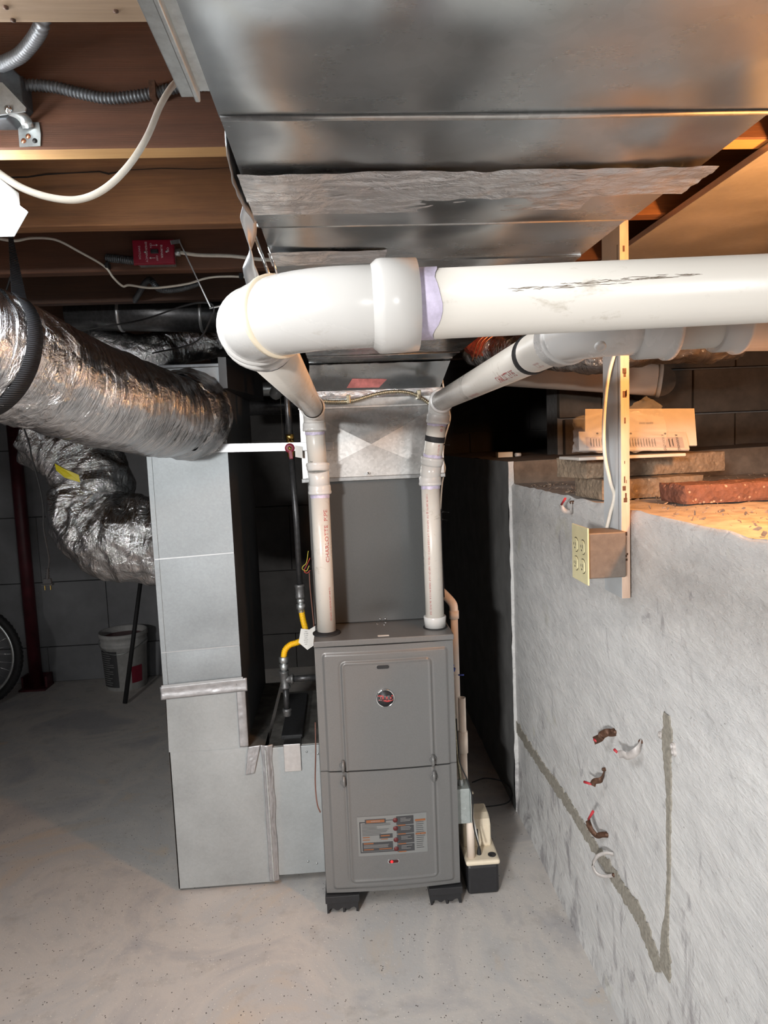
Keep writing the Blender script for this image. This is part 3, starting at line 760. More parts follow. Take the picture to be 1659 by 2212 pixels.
for v0, v1 in ((.74, .96), (.52, .72), (.27, .50), (.06, .25)): lrect(bk, .56, v0, .81, v1, .0004)
lrect(bk, .11, .82, .41, .93, .0004); lrect(bk, .06, .12, .50, .34, .0004); lrect(bk, .31, .43, .50, .54, .0004)
bk.build('label_black', M['greyink'], lab, kind='stuff')
ob = MB(); lrect(ob, .13, .84, .39, .91, .0008); lrect(ob, .83, .80, .98, .85, .0008); lrect(ob, .83, .46, .98, .50, .0008)
for v in (.72, .50, .25, .05): lrect(ob, .58, v - .005, .69, v + .022, .0008)
for u0, v0, u1, v1 in ((.07, .46, .17, .485), (.07, .40, .17, .42), (.33, .48, .46, .51), (.33, .40, .43, .42), (.08, .30, .22, .33), (.08, .15, .22, .175), (.30, .15, .48, .175)): lrect(ob, u0, v0, u1, v1, .0008)
ob.build('label_orange', M['orangeink'], lab, kind='stuff')
rb = MB()
for v in (.87, .66, .37, .14):
    c = lp(.545, v, .001); rb.lathe(c, (0, -1, 0), [(0, .008), (.0004, .008), (.0004, 0)], 18)
rb.build('label_symbols', mat('label dark red', (.12, .02, .02), .5), lab, kind='stuff')
tl = MB()
for k in range(9): 
    v = .80 - k * .035; lrect(tl, .065, v, .065 + .20 + .22 * random.random(), v + .010, .0008)
for k in range(14): v = .77 - k * .05; lrect(tl, .84, v, .93 + .04 * random.random(), v + .012, .0008)
for v0 in (.88, .66, .40, .18):
    for k in range(3): lrect(tl, .62, v0 - k * .035 + .02, .68 + .1 * random.random(), v0 - k * .035 + .03, .0008)
tl.build('label_fine_lines', M['labelgrey'] if False else M['greyink'], lab, kind='stuff')
tl2 = MB()
for v0 in (.88, .66, .42, .18):
    for k in range(3): lrect(tl2, .62, v0 - k * .035 + .02, .68 + .1 * random.random(), v0 - k * .035 + .03, .0011)
for k in range(4): lrect(tl2, .08, .27 - k * .022, .40 + .06 * random.random(), .277 - k * .022, .0011)
put_text(tl2, 'WARNING', .0062, lp(.26, .875, .0016), (1, 0, 0), (0, 0, 1)); tl2.build('label_light_print', mat('label light grey', (.30, .29, .28), .6), lab, kind='stuff')
# pilot window
p = onY(850, 1859, FY - .02); y = FY - .004 - hL(p.x, p.z)
MB().poly(stad(p.x, p.z, .0125, .0068, y - .0022), (0, 1, 0), .004).build('window_rim', M['chrome'], lo, bevel=.0008, label='chrome rim of the pilot window')
MB().poly(stad(p.x, p.z, .0115, .0048, y - .0030), (0, 1, 0), .001).build('sight_window', mat('dark red glass', (.06, .01, .01), .15), lo)
MB().lathe((p.x - .006, y - .0030, p.z), (0, -1, 0), [(0, .0046), (.0012, .004), (.0018, .002), (.002, 0)], 16).build('pilot_light', M['led'], lo, label='glowing red pilot light')
# name sticker + screws on top
p = onZ(828, 1373, FZT); MB().box(p.x - .018, p.x + .018, p.y - .008, p.y + .006, FZT, FZT + .0006).build('top_sticker', M['paper'], fur, label='small white sticker')
for px, py in ((815, 1348), (830, 1350), (833, 1345)):
    p = onZ(px, py, FZT); MB().lathe((p.x, p.y, FZT), (0, 0, 1), [(0, .003), (.002, .003), (.002, 0)], 8).build('screw', M['chrome'], fur)
# feet
def foot(x0, x1, y0, y1):
    b = MB(); n = 14
    b.box(x0 - .004, x1 + .004, y0 - .006, y1, .040, .064)
    for y in (y0, y1 - .012):
        pts = [(x0, y, .041)] + [(x0 + (x1 - x0) * k / n, y, .010 + .010 * math.sin(k / n * 9.4) ** 2 if 0 < k < n else 0.0) for k in range(n + 1)] + [(x1, y, .041)]
        b.poly(pts, (0, 1, 0), .012)
    for x in (x0, x1 - .008, (x0 + x1) / 2): b.box(x, x + .008, y0 + .004, y1 - .004, 0.0, .041)
    return b.build('foot', M['black'], fur, bevel=.0015)
foot(FX0 + .0, FX0 + .103, 2.150, 2.25); foot(FX1 - .103, FX1 - .0, 2.150, 2.25); foot(FX0, FX0 + .103, 2.76, 2.86); foot(FX1 - .103, FX1, 2.76, 2.86)

# evaporator coil cabinet
co_ = thing('coil_cabinet', 'plain dark grey coil cabinet between furnace and plenum', 'cabinet', (.11, 2.6, FZT))
CX0, CX1, CYF = -0.112, 0.338, 2.357
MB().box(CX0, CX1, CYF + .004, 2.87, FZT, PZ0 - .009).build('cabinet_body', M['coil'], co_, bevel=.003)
def cf(u, v):
    x = CX0 + .012 + (CX1 - CX0 - .045) * u; z = FZT + .004 + (PZ0 - .016 - FZT) * v
    dd = .004 * math.exp(-(((x - .13) / .05) ** 2 + ((z - .95) / .03) ** 2)) + .002 * nz(x * 4, z * 4, 1)
    return (x, CYF - .004 + dd, z)
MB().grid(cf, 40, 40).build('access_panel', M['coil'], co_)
MB().box(CX1 - .03, CX1 + .001, CYF - .002, CYF + .01, FZT + .002, PZ0 - .03).build('corner_post', M['coil'], co_, bevel=.002)
for px in (821, 832):
    p = onY(px, 1337, CYF - .004); MB().lathe(p, (0, -1, 0), [(0, .004), (.003, .0036), (.004, 0)], 10).build('screw', M['chrome'], co_)

# ================================================================== PVC VENT PIPES
PR = 0.0302; HR = 0.0362
def arc(c, a, b, r, n=10):
    """quarter bend from direction a (unit) to direction b around corner point c with radius r: returns points"""
    c = V(c); a = V(a).normalized(); b = V(b).normalized(); o = c - a * r + b * r
    return [o + (-b) * r * math.cos(t) + a * r * math.sin(t) for t in [math.pi / 2 * k / n for k in range(n + 1)]]
def hub(b, c, axis, L=0.032, r=HR, lip=True):
    c = V(c); a = V(axis).normalized()
    prof = [(-L / 2, PR), (-L / 2, r), (-L / 2 + .004, r + (.0016 if lip else 0)), (-L / 2 + .009, r + (.0016 if lip else 0)), (-L / 2 + .011, r), (L / 2 - .008, r), (L / 2, r - .003), (L / 2, PR)]
    b.lathe(c, a, prof, 32)
pvL = thing('vent_pipe', 'white plastic vent pipe from furnace top left, with big elbow nearest the camera', 'pipe', (-.068, 2.242, FZT))
pvR = thing('vent_pipe', 'white plastic vent pipe rising from right of furnace top with black rubber bands', 'pipe', (.291, 2.242, FZT))
def seg(par, a, b, nm='pipe', m='pvc', r=PR, lab=None): return MB().tube([a, (V(a) + V(b)) / 2, b], r, 32).build(nm, M[m], par, lab)
def primer(par, c, axis, L=.012, r=PR):
    b = MB(); a = V(axis).normalized(); n = 32; c = V(c); rf = V((0, 0, 1)) if abs(a.z) < .9 else V((1, 0, 0)); u = (rf - a * rf.dot(a)).normalized(); w = a.cross(u)
    vs = []
    for k in range(n):
        t = 2 * math.pi * k / n; d = u * math.cos(t) + w * math.sin(t); e = L * (1 + .5 * nz(math.cos(t) * 1.6, math.sin(t) * 1.6, c.z * 9 + c.x * 5))
        vs += [c + d * (r + .0009), c + a * e + d * (r + .0009)]
    b.add(vs, [(2 * k, 2 * ((k + 1) % n), 2 * ((k + 1) % n) + 1, 2 * k + 1) for k in range(n)], True)
    b.build('primer_stain', M['primer'], par)
def band(par, c, axis, L=.016, r=PR + .0012, m='rubber', nm='rubber_band', lab=None):
    c = V(c); a = V(axis).normalized(); MB().lathe(c - a * L / 2, a, [(0, PR - .002), (0, r), (.001, r + .0008), (L - .001, r + .0008), (L, r), (L, PR - .002)], 32).build(nm, M[m], par, lab)
# -- left run
LX, LY, LZ = -0.068, 2.242, 1.648
Y1 = 0.625   # depth of the near cross pipe
seg(pvL, (LX, LY, FZT), (LX, LY, 1.40))
MB().lathe((LX, LY, FZT), (0, 0, 1), [(0, .046), (.004, .046), (.006, .041), (.006, .033), (.010, .0325), (.010, PR)], 36).build('gasket_ring', M['rubber'], pvL, 'black rubber gasket ring')
b = MB(); hub(b, (LX, LY, 1.392), (0, 0, 1), .032); b.tube([(LX, LY, 1.40), (LX, LY, 1.425), (LX - .002, LY - .006, 1.452)], [HR - .002, HR - .003, HR - .002], 32); hub(b, (LX - .002, LY - .010, 1.463), (-.02, -.12, -1), .026)
b.build('bend', M['pvcf'], pvL)
seg(pvL, (LX - .002, LY - .01, 1.46), (LX - .006, LY - .03, 1.60))
primer(pvL, (LX, LY, 1.377), (0, 0, -1)); primer(pvL, (LX - .0055, LY - .028, 1.577), (0, .1, -1), .010)
ex = -0.076
b = MB(); hub(b, (LX - .006, LY - .03, 1.593), (0, 0, 1), .030)
ea = arc((LX - .006, LY - .035, LZ), (0, 0, 1), (0, -1, 0), .044); b.tube(ea, HR - .003, 32); hub(b, (LX - .006, LY - .095, LZ), (0, 1, 0), .03, HR)
b.build('elbow', M['pvcf'], pvL)
band(pvL, (LX - .006, LY - .118, LZ), (0, 1, 0), .010, PR + .002)
seg(pvL, (LX - .006, LY - .10, LZ), (ex, Y1 + .13, LZ - .002))
band(pvL, (ex, Y1 + .152, LZ - .002), (0, 1, 0), .022)
b = MB(); hub(b, (ex, Y1 + .118, LZ), (0, 1, 0), .045, HR + .001)
ea = arc((ex, Y1, LZ), (0, -1, 0), (1, 0, .02), .085, 16); ea = [V((ex, Y1 + .10, LZ))] + ea + [V((ex + .15, Y1, LZ + .003))]
b.tube(ea, HR - .001, 40)
for q_, d_ in ((ea[3], (ea[4] - ea[2])),): b.lathe(q_, d_, [(-.003, HR - .001), (-.002, HR + .0018), (.002, HR + .0018), (.003, HR - .001)], 40)
b.build('sweep_elbow', M['pvcf'], pvL, 'large glossy white sweep elbow')
MB().lathe(ea[9], ea[10] - ea[8], [(-.0025, HR - .002), (-.0022, HR + .0016), (.0022, HR + .0016), (.0025, HR - .002)], 40).build('mould_ridge', M['cream'], pvL)
b = MB(); b.lathe((ex + .128, Y1, LZ + .002), (1, 0, .02), [(-.018, HR - .001), (-.012, HR + .004), (-.008, HR + .0045), (.022, HR + .0035), (.022, PR)], 40)
b.build('coupling', M['pvcf'], pvL)
seg(pvL, (ex + .12, Y1, LZ + .002), (1.75, Y1 - .004, LZ + .032))
primer(pvL, (ex + .150, Y1, LZ + .003), (1, 0, .02), .016)
# scuff marks on the near pipe
b = MB(); random.seed(11)
def pipe_mark(b, x, ang, L, w):
    x0, x1 = x - L / 2, x + L / 2; vs = []
    n = 5
    for k in range(n + 1):
        t = k / n; xx = x0 + (x1 - x0) * t; zc_ = LZ + .002 + (xx - ex - .12) * .0185
        a0 = ang + (random.random() - .5) * .03; ww = w * math.sin(math.pi * (0.08 + .84 * t)) / (PR)
        for s_ in (-1, 1):
            a = a0 + s_ * ww; vs.append((xx, Y1 - math.cos(a) * (PR + .0004), zc_ + math.sin(a) * (PR + .0004)))
    b.add(vs, [(2 * k, 2 * k + 1, 2 * k + 3, 2 * k + 2) for k in range(n)])
for k in range(70):
    t = random.random(); pipe_mark(b, .155 + .21 * t, .10 + .26 * t + random.gauss(0, .035), .004 + .018 * random.random(), .0003)
b.build('scuff_marks', mat('dark scuff', (.16, .13, .10), .7), pvL)
# print on left riser
b = MB(); tube_text(b, 'CHARLOTTE  PIPE', .0185, (LX, LY, 1.242), (0, 0, 1), PR, (.62, -1, 0), 1.15); tube_text(b, '05/16/25 14:38 PLPA EXT 4MP TS', .0085, (LX, LY, 1.02), (0, 0, 1), PR, (.7, -1, 0), .92)
b.build('printed_text', M['redink'], pvL, 'red lettering along the pipe', kind='stuff')
b = MB(); tube_text(b, 'CHARLOTTE', .012, (LX - .004, LY - .018, 1.562), (0, 0, 1), PR, (-.12, -1, 0)); 
for k in range(14):
    z = 1.478 + k * .0022; tt = MB(); a0 = -.35
    vs = []
    for dz in (0, .0012 if k % 3 else .0006):
        for an in (-.75, -.45): vs.append((LX - .003 + math.sin(an) * (PR + .0005), LY - .013 - math.cos(an) * (PR + .0005), z + dz))
    b.add(vs, [(0, 1, 3, 2)])
tube_text(b, '|||| ||', .007, (LX - .003, LY - .013, 1.495), (0, 0, 1), PR, (0.0, -1, 0))
b.build('printed_text', M['blackink'], pvL, 'black lettering and bar code', kind='stuff')
# -- right run
RX, RY = .291, 2.242
seg(pvR, (RX, RY, FZT), (RX, RY, 1.405))
MB().lathe((RX, RY, FZT), (0, 0, 1), [(0, .040), (.003, .040), (.003, PR)], 32).build('gasket_ring', M['rubber'], pvR, 'thin black gasket')
b = MB(); b.lathe((RX, RY, FZT + .003), (0, 0, 1), [(0, PR), (0, HR - .002), (.034, HR + .001), (.036, HR), (.036, PR)], 36); b.build('base_coupling', M['pvcf'], pvR)
R1 = V((RX + .001, RY - .004, 1.43)); R2 = V((RX + .026, RY - .03, 1.60))
b = MB(); hub(b, (RX, RY, 1.405), (0, 0, 1), .032); b.tube([(RX, RY, 1.41), R1, R1 + (R2 - R1) * .2], HR - .003, 32); hub(b, R1 + (R2 - R1) * .22, R1 - R2, .028)
b.build('bend', M['pvcf'], pvR)
seg(pvR, R1, R2); primer(pvR, (RX, RY, 1.389), (0, 0, -1)); primer(pvR, R1 + (R2 - R1) * .30, R2 - R1, .008); primer(pvR, R2 - (R2 - R1) * .05, R1 - R2, .012)
band(pvR, R1 + (R2 - R1) * .64, R2 - R1, .018)
Y2 = .868; RXe = .310
b = MB(); hub(b, R2 + V((.002, 0, .004)), (.1, -.1, 1), .034)
ea = arc((R2.x + .004, R2.y - .004, LZ + .006), (0, 0, 1), (0, -1, 0), .042); b.tube(ea, HR - .003, 32); hub(b, (R2.x + .004, R2.y - .062, LZ + .006), (0, 1, 0), .028)
b.build('elbow', M['pvcf'], pvR); primer(pvR, (R2.x + .004, R2.y - .078, LZ + .006), (0, -1, 0), .004)
RE = V((RXe, Y2 + .09, LZ + .014)); RS = V((R2.x + .004, R2.y - .07, LZ + .006))
seg(pvR, RS, RE); ax = (RE - RS).normalized()
band(pvR, RS + ax * ((RE - RS).length * .885), ax, .020)
b = MB(); tube_text(b, 'CHARLOTTE PIPE', .021, RS + ax * ((RE - RS).length * .79), ax, PR, (-.75, 0, -1), .80)
tube_text(b, '||||||| || |||||||||| ||||| ||||||', .0085, RS + ax * ((RE - RS).length * .50), ax, PR, (-.35, 0, -1), 1.3)
tube_text(b, '|/||||/|||', .013, RS + ax * ((RE - RS).length * .95), ax, PR, (-.55, 0, -1), .8)
tube_text(b, '1120 PR 280 PSI @ 73F  NSF-PW-G  U P CODE ASTM D 1785-21a  NSF CP-110-P  MADE IN U S A  06-19-25 15:0', .0085, (RX, RY, 1.165), (0, 0, -1), PR, (-.62, -1, 0), .98)
tube_text(b, '@ 23*C', .011, R1 + (R2 - R1) * .90, R2 - R1, PR, (.45, -1, 0)); tube_text(b, 'PVC 1120 PR', .0085, R1 + (R2 - R1) * .43, R2 - R1, PR, (.45, -1, 0))
b.build('printed_text', M['redink'], pvR, 'small red lettering along the pipe', kind='stuff')
b = MB(); hub(b, (RXe, Y2 + .075, LZ + .014), (0, 1, 0), .05, HR)
ea = arc((RXe, Y2, LZ + .014), (0, -1, 0), (1, 0, .01), .055, 12); ea = [V((RXe, Y2 + .07, LZ + .014))] + ea + [V((RXe + .075, Y2, LZ + .0145))]
b.tube(ea, HR - .002, 36); b.build('elbow', M['pvcf'], pvR)
b = MB(); b.lathe((RXe + .086, Y2, LZ + .0145), (1, 0, 0), [(-.020, HR - .002), (-.016, HR + .004), (.018, HR + .003), (.021, HR + .006), (.027, HR + .006), (.029, PR)], 36); b.build('coupling', M['pvcf'], pvR)
seg(pvR, (RXe + .09, Y2, LZ + .0145), (1.75, Y2 - .01, LZ + .04))
b = MB(); b.lathe((RXe + .205, Y2 - .001, LZ + .017), (1, 0, 0.02), [(-.035, PR), (-.035, HR), (-.012, HR), (-.008, HR + .004), (-.003, HR + .004), (.0, HR), (.05, HR + .002), (.052, PR)], 36); b.build('coupling', M['pvcf'], pvR)
b = MB(); c = V((.333, Y2 + .010, LZ - .012)); b.lathe(V((RXe + .012, Y2 - .003, LZ + .014)) + V((0, -.024, -.024)), (0, -1, -1), [(0, .007), (.003, .007), (.004, .005), (.003, .003), (.003, 0)], 16); b.build('moulded_boss', M['pvcf'], pvR)

# ================================================================== RETURN DUCT (left)
rd = thing('return_duct', 'tall pale galvanized return duct left of the furnace, cased with grey tape round a joint', 'duct', (-.49, 2.6, 0))
RYf, RYb = 2.33, 2.98
UX0, UX1 = -0.628, -0.367; UZ = 1.80
def sheet_front(b, x0, x1, z0, z1, bow=0.003):
    b.grid(lambda u, v: (x0 + (x1 - x0) * u, RYf - bow * math.sin(math.pi * u) * math.sin(math.pi * v), z0 + (z1 - z0) * v), 12, 12)
def duct_panel(x0, x1, z0, z1, m, nm='duct_panel'):
    b = MB(); sheet_front(b, x0, x1, z0, z1)
    b.add([(x0, RYf, z0), (x0, RYb, z0), (x0, RYb, z1), (x0, RYf, z1)], [(0, 3, 2, 1)])
    return b.build(nm, M[m], rd)
duct_panel(UX0, UX1, 1.183, UZ, 'returnduct'); duct_panel(UX0, UX1, .865, 1.183, 'returnduct'); duct_panel(UX0, UX1, .735, .865, 'returnduct')
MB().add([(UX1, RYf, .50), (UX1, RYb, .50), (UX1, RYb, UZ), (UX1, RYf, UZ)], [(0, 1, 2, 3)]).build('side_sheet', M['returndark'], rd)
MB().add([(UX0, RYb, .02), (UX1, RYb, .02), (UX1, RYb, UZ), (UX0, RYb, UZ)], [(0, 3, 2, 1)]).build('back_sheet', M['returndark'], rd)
MB().box(UX0 + .001, UX1 + .012, RYf - .006, RYb, UZ, UZ + .012).build('top_cap', M['returndark'], rd, bevel=.002)
MB().poly([(UX1 - .012, RYf - .008, UZ + .03), (UX1 + .014, RYf - .008, UZ + .03), (UX1 + .06, RYb - .3, UZ + .03), (UX1 + .06, RYb, UZ + .03), (UX1 - .012, RYb, UZ + .03)], (0, 0, 1), -.10).build('dark_cap_flange', M['black'], rd, 'black end flange on the duct top')
for z in (1.183, .865):
    MB().bar((UX0, RYf - .003, z - .006), (UX1, RYf - .003, z + .004), .003, .004).build('seam_fold', M['alu'], rd)
MB().box(UX0 - .002, UX0 + .014, RYf - .003, RYf + .003, .74, 1.52).build('edge_fold', M['returnduct'], rd)
# lower boot
BX1 = -.302; BZ = .508
b = MB(); b.grid(lambda u, v: ((UX0 + .004 * v) + ((UX1 + .006) - UX0) * u, RYf - .003 * math.sin(math.pi * u), BZ + (.735 - BZ) * v), 10, 6)
b.grid(lambda u, v: (UX0 + .004 + (BX1 - UX0) * u, RYf - .004 * math.sin(math.pi * u) * math.sin(math.pi * v), .012 + (BZ - .012) * v), 12, 12)
b.add([(UX0, RYf, .012), (UX0, RYb, .012), (UX0, RYb, .735), (UX0, RYf, .735)], [(0, 3, 2, 1)])
b.build('lower_boot', M['returnlow'], rd)
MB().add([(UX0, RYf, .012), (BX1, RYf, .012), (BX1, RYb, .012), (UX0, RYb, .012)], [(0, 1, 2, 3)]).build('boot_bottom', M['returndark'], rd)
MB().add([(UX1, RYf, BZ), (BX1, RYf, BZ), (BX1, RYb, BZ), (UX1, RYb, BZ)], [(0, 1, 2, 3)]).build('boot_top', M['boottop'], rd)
# horizontal tape at the joint, vertical tape below
def tape_h(u, v):
    a = u * (UX1 - UX0 + .03); x = UX0 - .012 + a
    return (x, RYf - .006 - .0015 * nz(x * 30, v * 5, 1) - .001 * math.sin(v * 9), .700 + .046 * v + .010 * u - .004 * (1 - u))
MB().grid(tape_h, 50, 8, True).build('duct_tape', M['ducttape'], rd, 'grey tape wrapped round the joint', solid=.001)
MB().bar((UX0 - .006, RYf - .009, .744), (UX1 + .006, RYf - .009, .757), .004, .008).build('joint_bead', M['alu'], rd)
def tape_v(u, v): return (UX1 - .020 + .030 * u, RYf - .005 - .0015 * nz(u * 3, v * 18, 4) + (.012 * max(0, u - .7)), .512 + .235 * v)
MB().grid(tape_v, 8, 40).build('duct_tape', M['ducttape'], rd, solid=.001)
def tape_p(u, v): return (UX1 + .008 + .030 * u - .014 * (1 - v) + .012 * u * v, RYf - .007 - .002 * nz(u * 6, v * 9, 6), .412 + .100 * v + .004 * u)
MB().grid(tape_p, 14, 24).build('duct_tape', M['ducttape'], rd, solid=.001)
# connector box
cb = thing('duct_connector', 'square galvanized connector box between return duct and furnace side', 'duct', (-.2, 2.6, 0))
NX0, NX1 = BX1 + .010, -.116
MB().box(NX0, NX1, RYf - .004, 2.86, .035, BZ - .006).build('box_body', M['returnlow'], cb, bevel=.002)
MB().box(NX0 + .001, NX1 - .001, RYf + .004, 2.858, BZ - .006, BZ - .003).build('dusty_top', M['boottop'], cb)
def tape_s(u, v):
    x = BX1 - .010 + .034 * u + .006 * nz(v * 6, 1, 1) * (1 if u > .5 else .3) + .010 * max(0, v - .88) * 8 * (u - .6)
    return (x, RYf - .006 - .006 * math.sin(math.pi * u) ** 2 - .002 * nz(u * 4, v * 25, 3), .02 + .495 * v)
MB().grid(tape_s, 12, 90).build('duct_tape', M['ducttape'], cb, 'wrinkled grey tape down the joint', solid=.001)
MB().bar((BX1 + .006, RYf - .014, .022), (BX1 + .002, RYf - .014, .50), .003, .004).build('seam_fold', M['zinc'], cb)
for zx in ((-.16, .48), (-.235, .47), (-.145, .07), (-.175, .08), (-.122, .47)):
    MB().lathe((zx[0], RYf - .004, zx[1]), (0, -1, 0), [(0, .004), (.002, .0036), (.003, 0)], 8).build('screw', M['zinc'], cb)
# filter slot strap
b = MB(); b.box(-.238, -.180, RYf - .010, RYf - .007, .415, BZ + .004); b.box(-.238, -.180, RYf - .010, RYf + .05, BZ + .002, BZ + .005)
b.build('bent_strap', M['steel'], cb, 'bent steel filter strap', bevel=.0012)
MB().box(-.250, -.175, RYf + .05, 2.80, BZ - .003, BZ + .012).build('filter_cover', M['rubber'], cb, 'dark filter slot cover', bevel=.003)

# support strip from flex to plenum
st = thing('support_strip', 'flat aluminium hanger strip running from silver flexible duct to the plenum', 'bracket', (-.25, 2.31, 1.515))
a_, b_ = onY(430, 969, 2.318), onY(665, 967, 2.316); c_ = onY(720, 963, 2.312)
MB().bar(a_, c_, .0025, .028).build('strip', M['alu'], st, bevel=.0006)
for px, py in ((446, 972), (458, 975), (472, 970), (703, 963)):
    p = onY(px, py, 2.316); MB().lathe(p, (0, -1, 0), [(0, .0045), (.004, .004), (.005, 0)], 8).build('screw', M['zinc'], st)

# ================================================================== GAS LINE
gl = thing('gas_line', 'black iron gas pipe with brass valve and yellow flexible connector left of furnace', 'pipe', (-.17, 2.33, .47))
GY = 2.335
def gp(px, py, y=GY): return onY(px, py, y)
MB().tube([gp(615, 780, 2.36), gp(622, 880, 2.36), gp(627, 955, 2.34)], .0108, 16).build('pipe', M['iron'], gl)
MB().tube([gp(629, 985, 2.34), gp(640, 1120), gp(648, 1268)], .0100, 16).build('pipe', M['iron'], gl)
va = MB().lathe(gp(626, 938, 2.34), (0, 0, -1), [(0, .011), (0, .014), (.018, .014), (.018, .012), (.03, .016), (.055, .016), (.062, .012), (.075, .012)], 12).build('valve_body', M['brass'], gl, 'brass valve body')
p = gp(626, 968, 2.315); MB().lathe(p, (0, -1, 0), [(-.02, .008), (-.004, .009), (-.004, .016), (.004, .016), (.004, .008)], 20).build('valve_hub', M['maroon'], gl, 'maroon lever hub')
MB().lathe(p + V((0, -.004, 0)), (0, -1, 0), [(0, .0065), (.005, .006), (.006, 0)], 6).build('valve_nut', M['brass'], gl)
MB().bar(p + V((.001, -.003, -.008)), p + V((.004, -.006, -.036)), .013, .004, (0, 1, 0)).build('valve_lever', M['maroon'], gl, 'maroon valve lever', bevel=.002)
MB().poly([gp(637, 962, 2.31), gp(653, 965, 2.31), gp(654, 990, 2.31), gp(638, 987, 2.31)], (0, 1, 0), .0006).build('paper_tag', M['paper'], gl, 'small white paper tag')
def fit(px, py, px2, py2, prof, m, nm, segn=16, lab=None):
    a = gp(px, py); b = gp(px2, py2); L = (b - a).length; MB().lathe(a, b - a, [(d * L, r) for d, r in prof], segn).build(nm, M[m], gl, lab)
fit(647, 1262, 649, 1292, [(0, .0105), (0, .0165), (.15, .0175), (.25, .0155), (.75, .0155), (.85, .0175), (1, .0165), (1, .01)], 'iron2', 'coupling')
fit(649, 1292, 651, 1322, [(0, .009), (0, .013), (.30, .014), (.32, .011), (.40, .011), (.42, .016), (.78, .016), (.8, .012), (1, .012)], 'zinc', 'flare_nut', 6)
cp = smooth_path([gp(651, 1318), gp(655, 1340), gp(660, 1362), gp(657, 1380), gp(642, 1388), gp(627, 1393), gp(616, 1404), gp(613, 1420)], 8)
corr(cp, .0098, .0013, .0048, 16).build('yellow_connector', M['yellow'], gl, 'yellow corrugated connector')
b = MB(); q0 = [gp(650, 1358, 2.318), gp(668, 1360, 2.316), gp(681, 1352, 2.32), gp(678, 1394, 2.318), gp(664, 1404, 2.312), gp(645, 1388, 2.318)]
b.poly(q0, (0, 1, 0), .0008); lb = b.build('wrapped_tag', M['paper'], gl, 'crumpled silver-white warning tag')
b = MB()
for k in range(7):
    p = gp(655 + (k % 3), 1366 + 4 * k, 2.3155 - .002); put_text(b, ('||||||||', '||||| |||||||', '|||| ||||||')[k % 3], .0042, gp(661, 1364 + 4.6 * k, 2.312), (1, 0, .1), (0, 0, 1))
b.build('tag_print', M['greyink'], lb)
fit(613, 1418, 614, 1450, [(0, .012), (.05, .017), (.40, .017), (.42, .012), (.5, .012), (.52, .016), (.85, .015), (.9, .011), (1, .011)], 'zinc', 'flare_nut', 6)
T0, T1 = gp(613.5, 1449), gp(617, 1486)
b = MB(); L = (T1 - T0).length; b.lathe(T0, T1 - T0, [(0, .011), (0, .0165), (.005, .0175), (.010, .0145), (L - .010, .0145), (L - .005, .0175), (L, .0165), (L, .01)], 20)
tm = (T0 + T1) / 2; b.lathe(tm, (1, 0, 0), [(0, .0135), (.020, .0135), (.022, .0175), (.030, .0165), (.030, .01)], 20); b.build('tee', M['iron2'], gl)
MB().tube([tm + V((.022, 0, 0)), V((-.105, GY, tm.z + .001))], .0103, 16).build('pipe', M['iron'], gl)
MB().tube([gp(617, 1484), gp(620, 1532)], .0103, 16).build('drip_leg', M['iron'], gl)
fit(620, 1530, 621, 1546, [(0, .0105), (0, .0150), (.3, .0160), (.4, .0148), (.9, .0145), (1, .012), (1, .0)], 'iron2', 'drip_cap')

# thermostat wires left of coil
tw = thing('thermostat_wire', 'yellow and red thermostat wires looping by the left edge of the coil cabinet', 'wire', (-.13, 2.33, 1.1))
wy = 2.335
MB().tube(smooth_path([gp(666, 1190, wy), gp(662, 1215, wy), gp(655, 1223, wy), gp(653, 1229, wy), gp(662, 1233, wy), gp(668, 1222, wy)], 8), .0013, 6).build('yellow_wire', M['yelwire'], tw)
MB().tube(smooth_path([gp(670, 1205, wy), gp(662, 1222, wy), gp(657, 1233, wy), gp(663, 1238, wy), gp(670, 1232, wy)], 8), .0013, 6).build('red_wire', M['redwire'], tw)
MB().tube(smooth_path([gp(668, 1236, wy), gp(670, 1270, wy), gp(675, 1320, wy), gp(679, 1362, wy)], 8), .0022, 8).build('sheath', M['brownwire'], tw)
tw2 = MB().tube(smooth_path([onY(681, 1560, 2.21), onY(682, 1620, 2.19), onY(681, 1690, 2.18), onY(685, 1735, 2.16), onY(692, 1755, 2.155)], 8), .0022, 8).build('control_wire', M['brownwire'])
tag(tw2, 'thin brown wire hanging in the gap between connector box and furnace', 'wire')

# ================================================================== FLEX DUCTS
def flex(name, label, pts, rs, m, seed, step=.012, seg=56, amp=.004, cat='duct', ends=True, fold=0.0):
    t = thing(name, label, cat, pts[len(pts) // 2])
    sp = resample(smooth_path(pts, 14), step); n = len(sp)
    K = len(rs) - 1
    rr = []
    for i in range(n):
        f = i / (n - 1) * K; k = min(int(f), K - 1); rr.append(rs[k] + (rs[k + 1] - rs[k]) * (f - k))
    def disp(L, a, r):
        ca, sa = math.cos(a), math.sin(a)
        w = nz(ca * 1.6 + seed, sa * 1.6, L * 26) * amp + nz(ca * 5, sa * 5 + seed, L * 60) * amp * .55 + nz(ca * 1.2, sa * 1.2, L * 5 + seed) * amp * 1.5
        w -= abs(nz(ca * 2.2 + L * 4, sa * 2.2, L * 11 + seed)) * fold
        return w
    MB().tube(sp, rr, seg, True, disp).build('foil_jacket', M[m], t)
    return t, sp, rr
f1pts = [onY(405, 897, 2.332), onY(392, 896, 2.25), onY(345, 893, 2.12), onY(255, 868, 1.93), onY(150, 835, 1.78), onY(20, 780, 1.62), onY(-110, 728, 1.50), onY(-260, 660, 1.38)]
t1, sp1, rr1 = flex('flexible_duct', 'thick silver foil flexible duct entering from the left edge, hung on a black strap', f1pts, [.122, .126, .13, .132, .132, .132, .132, .132], 'foil', 1.3)
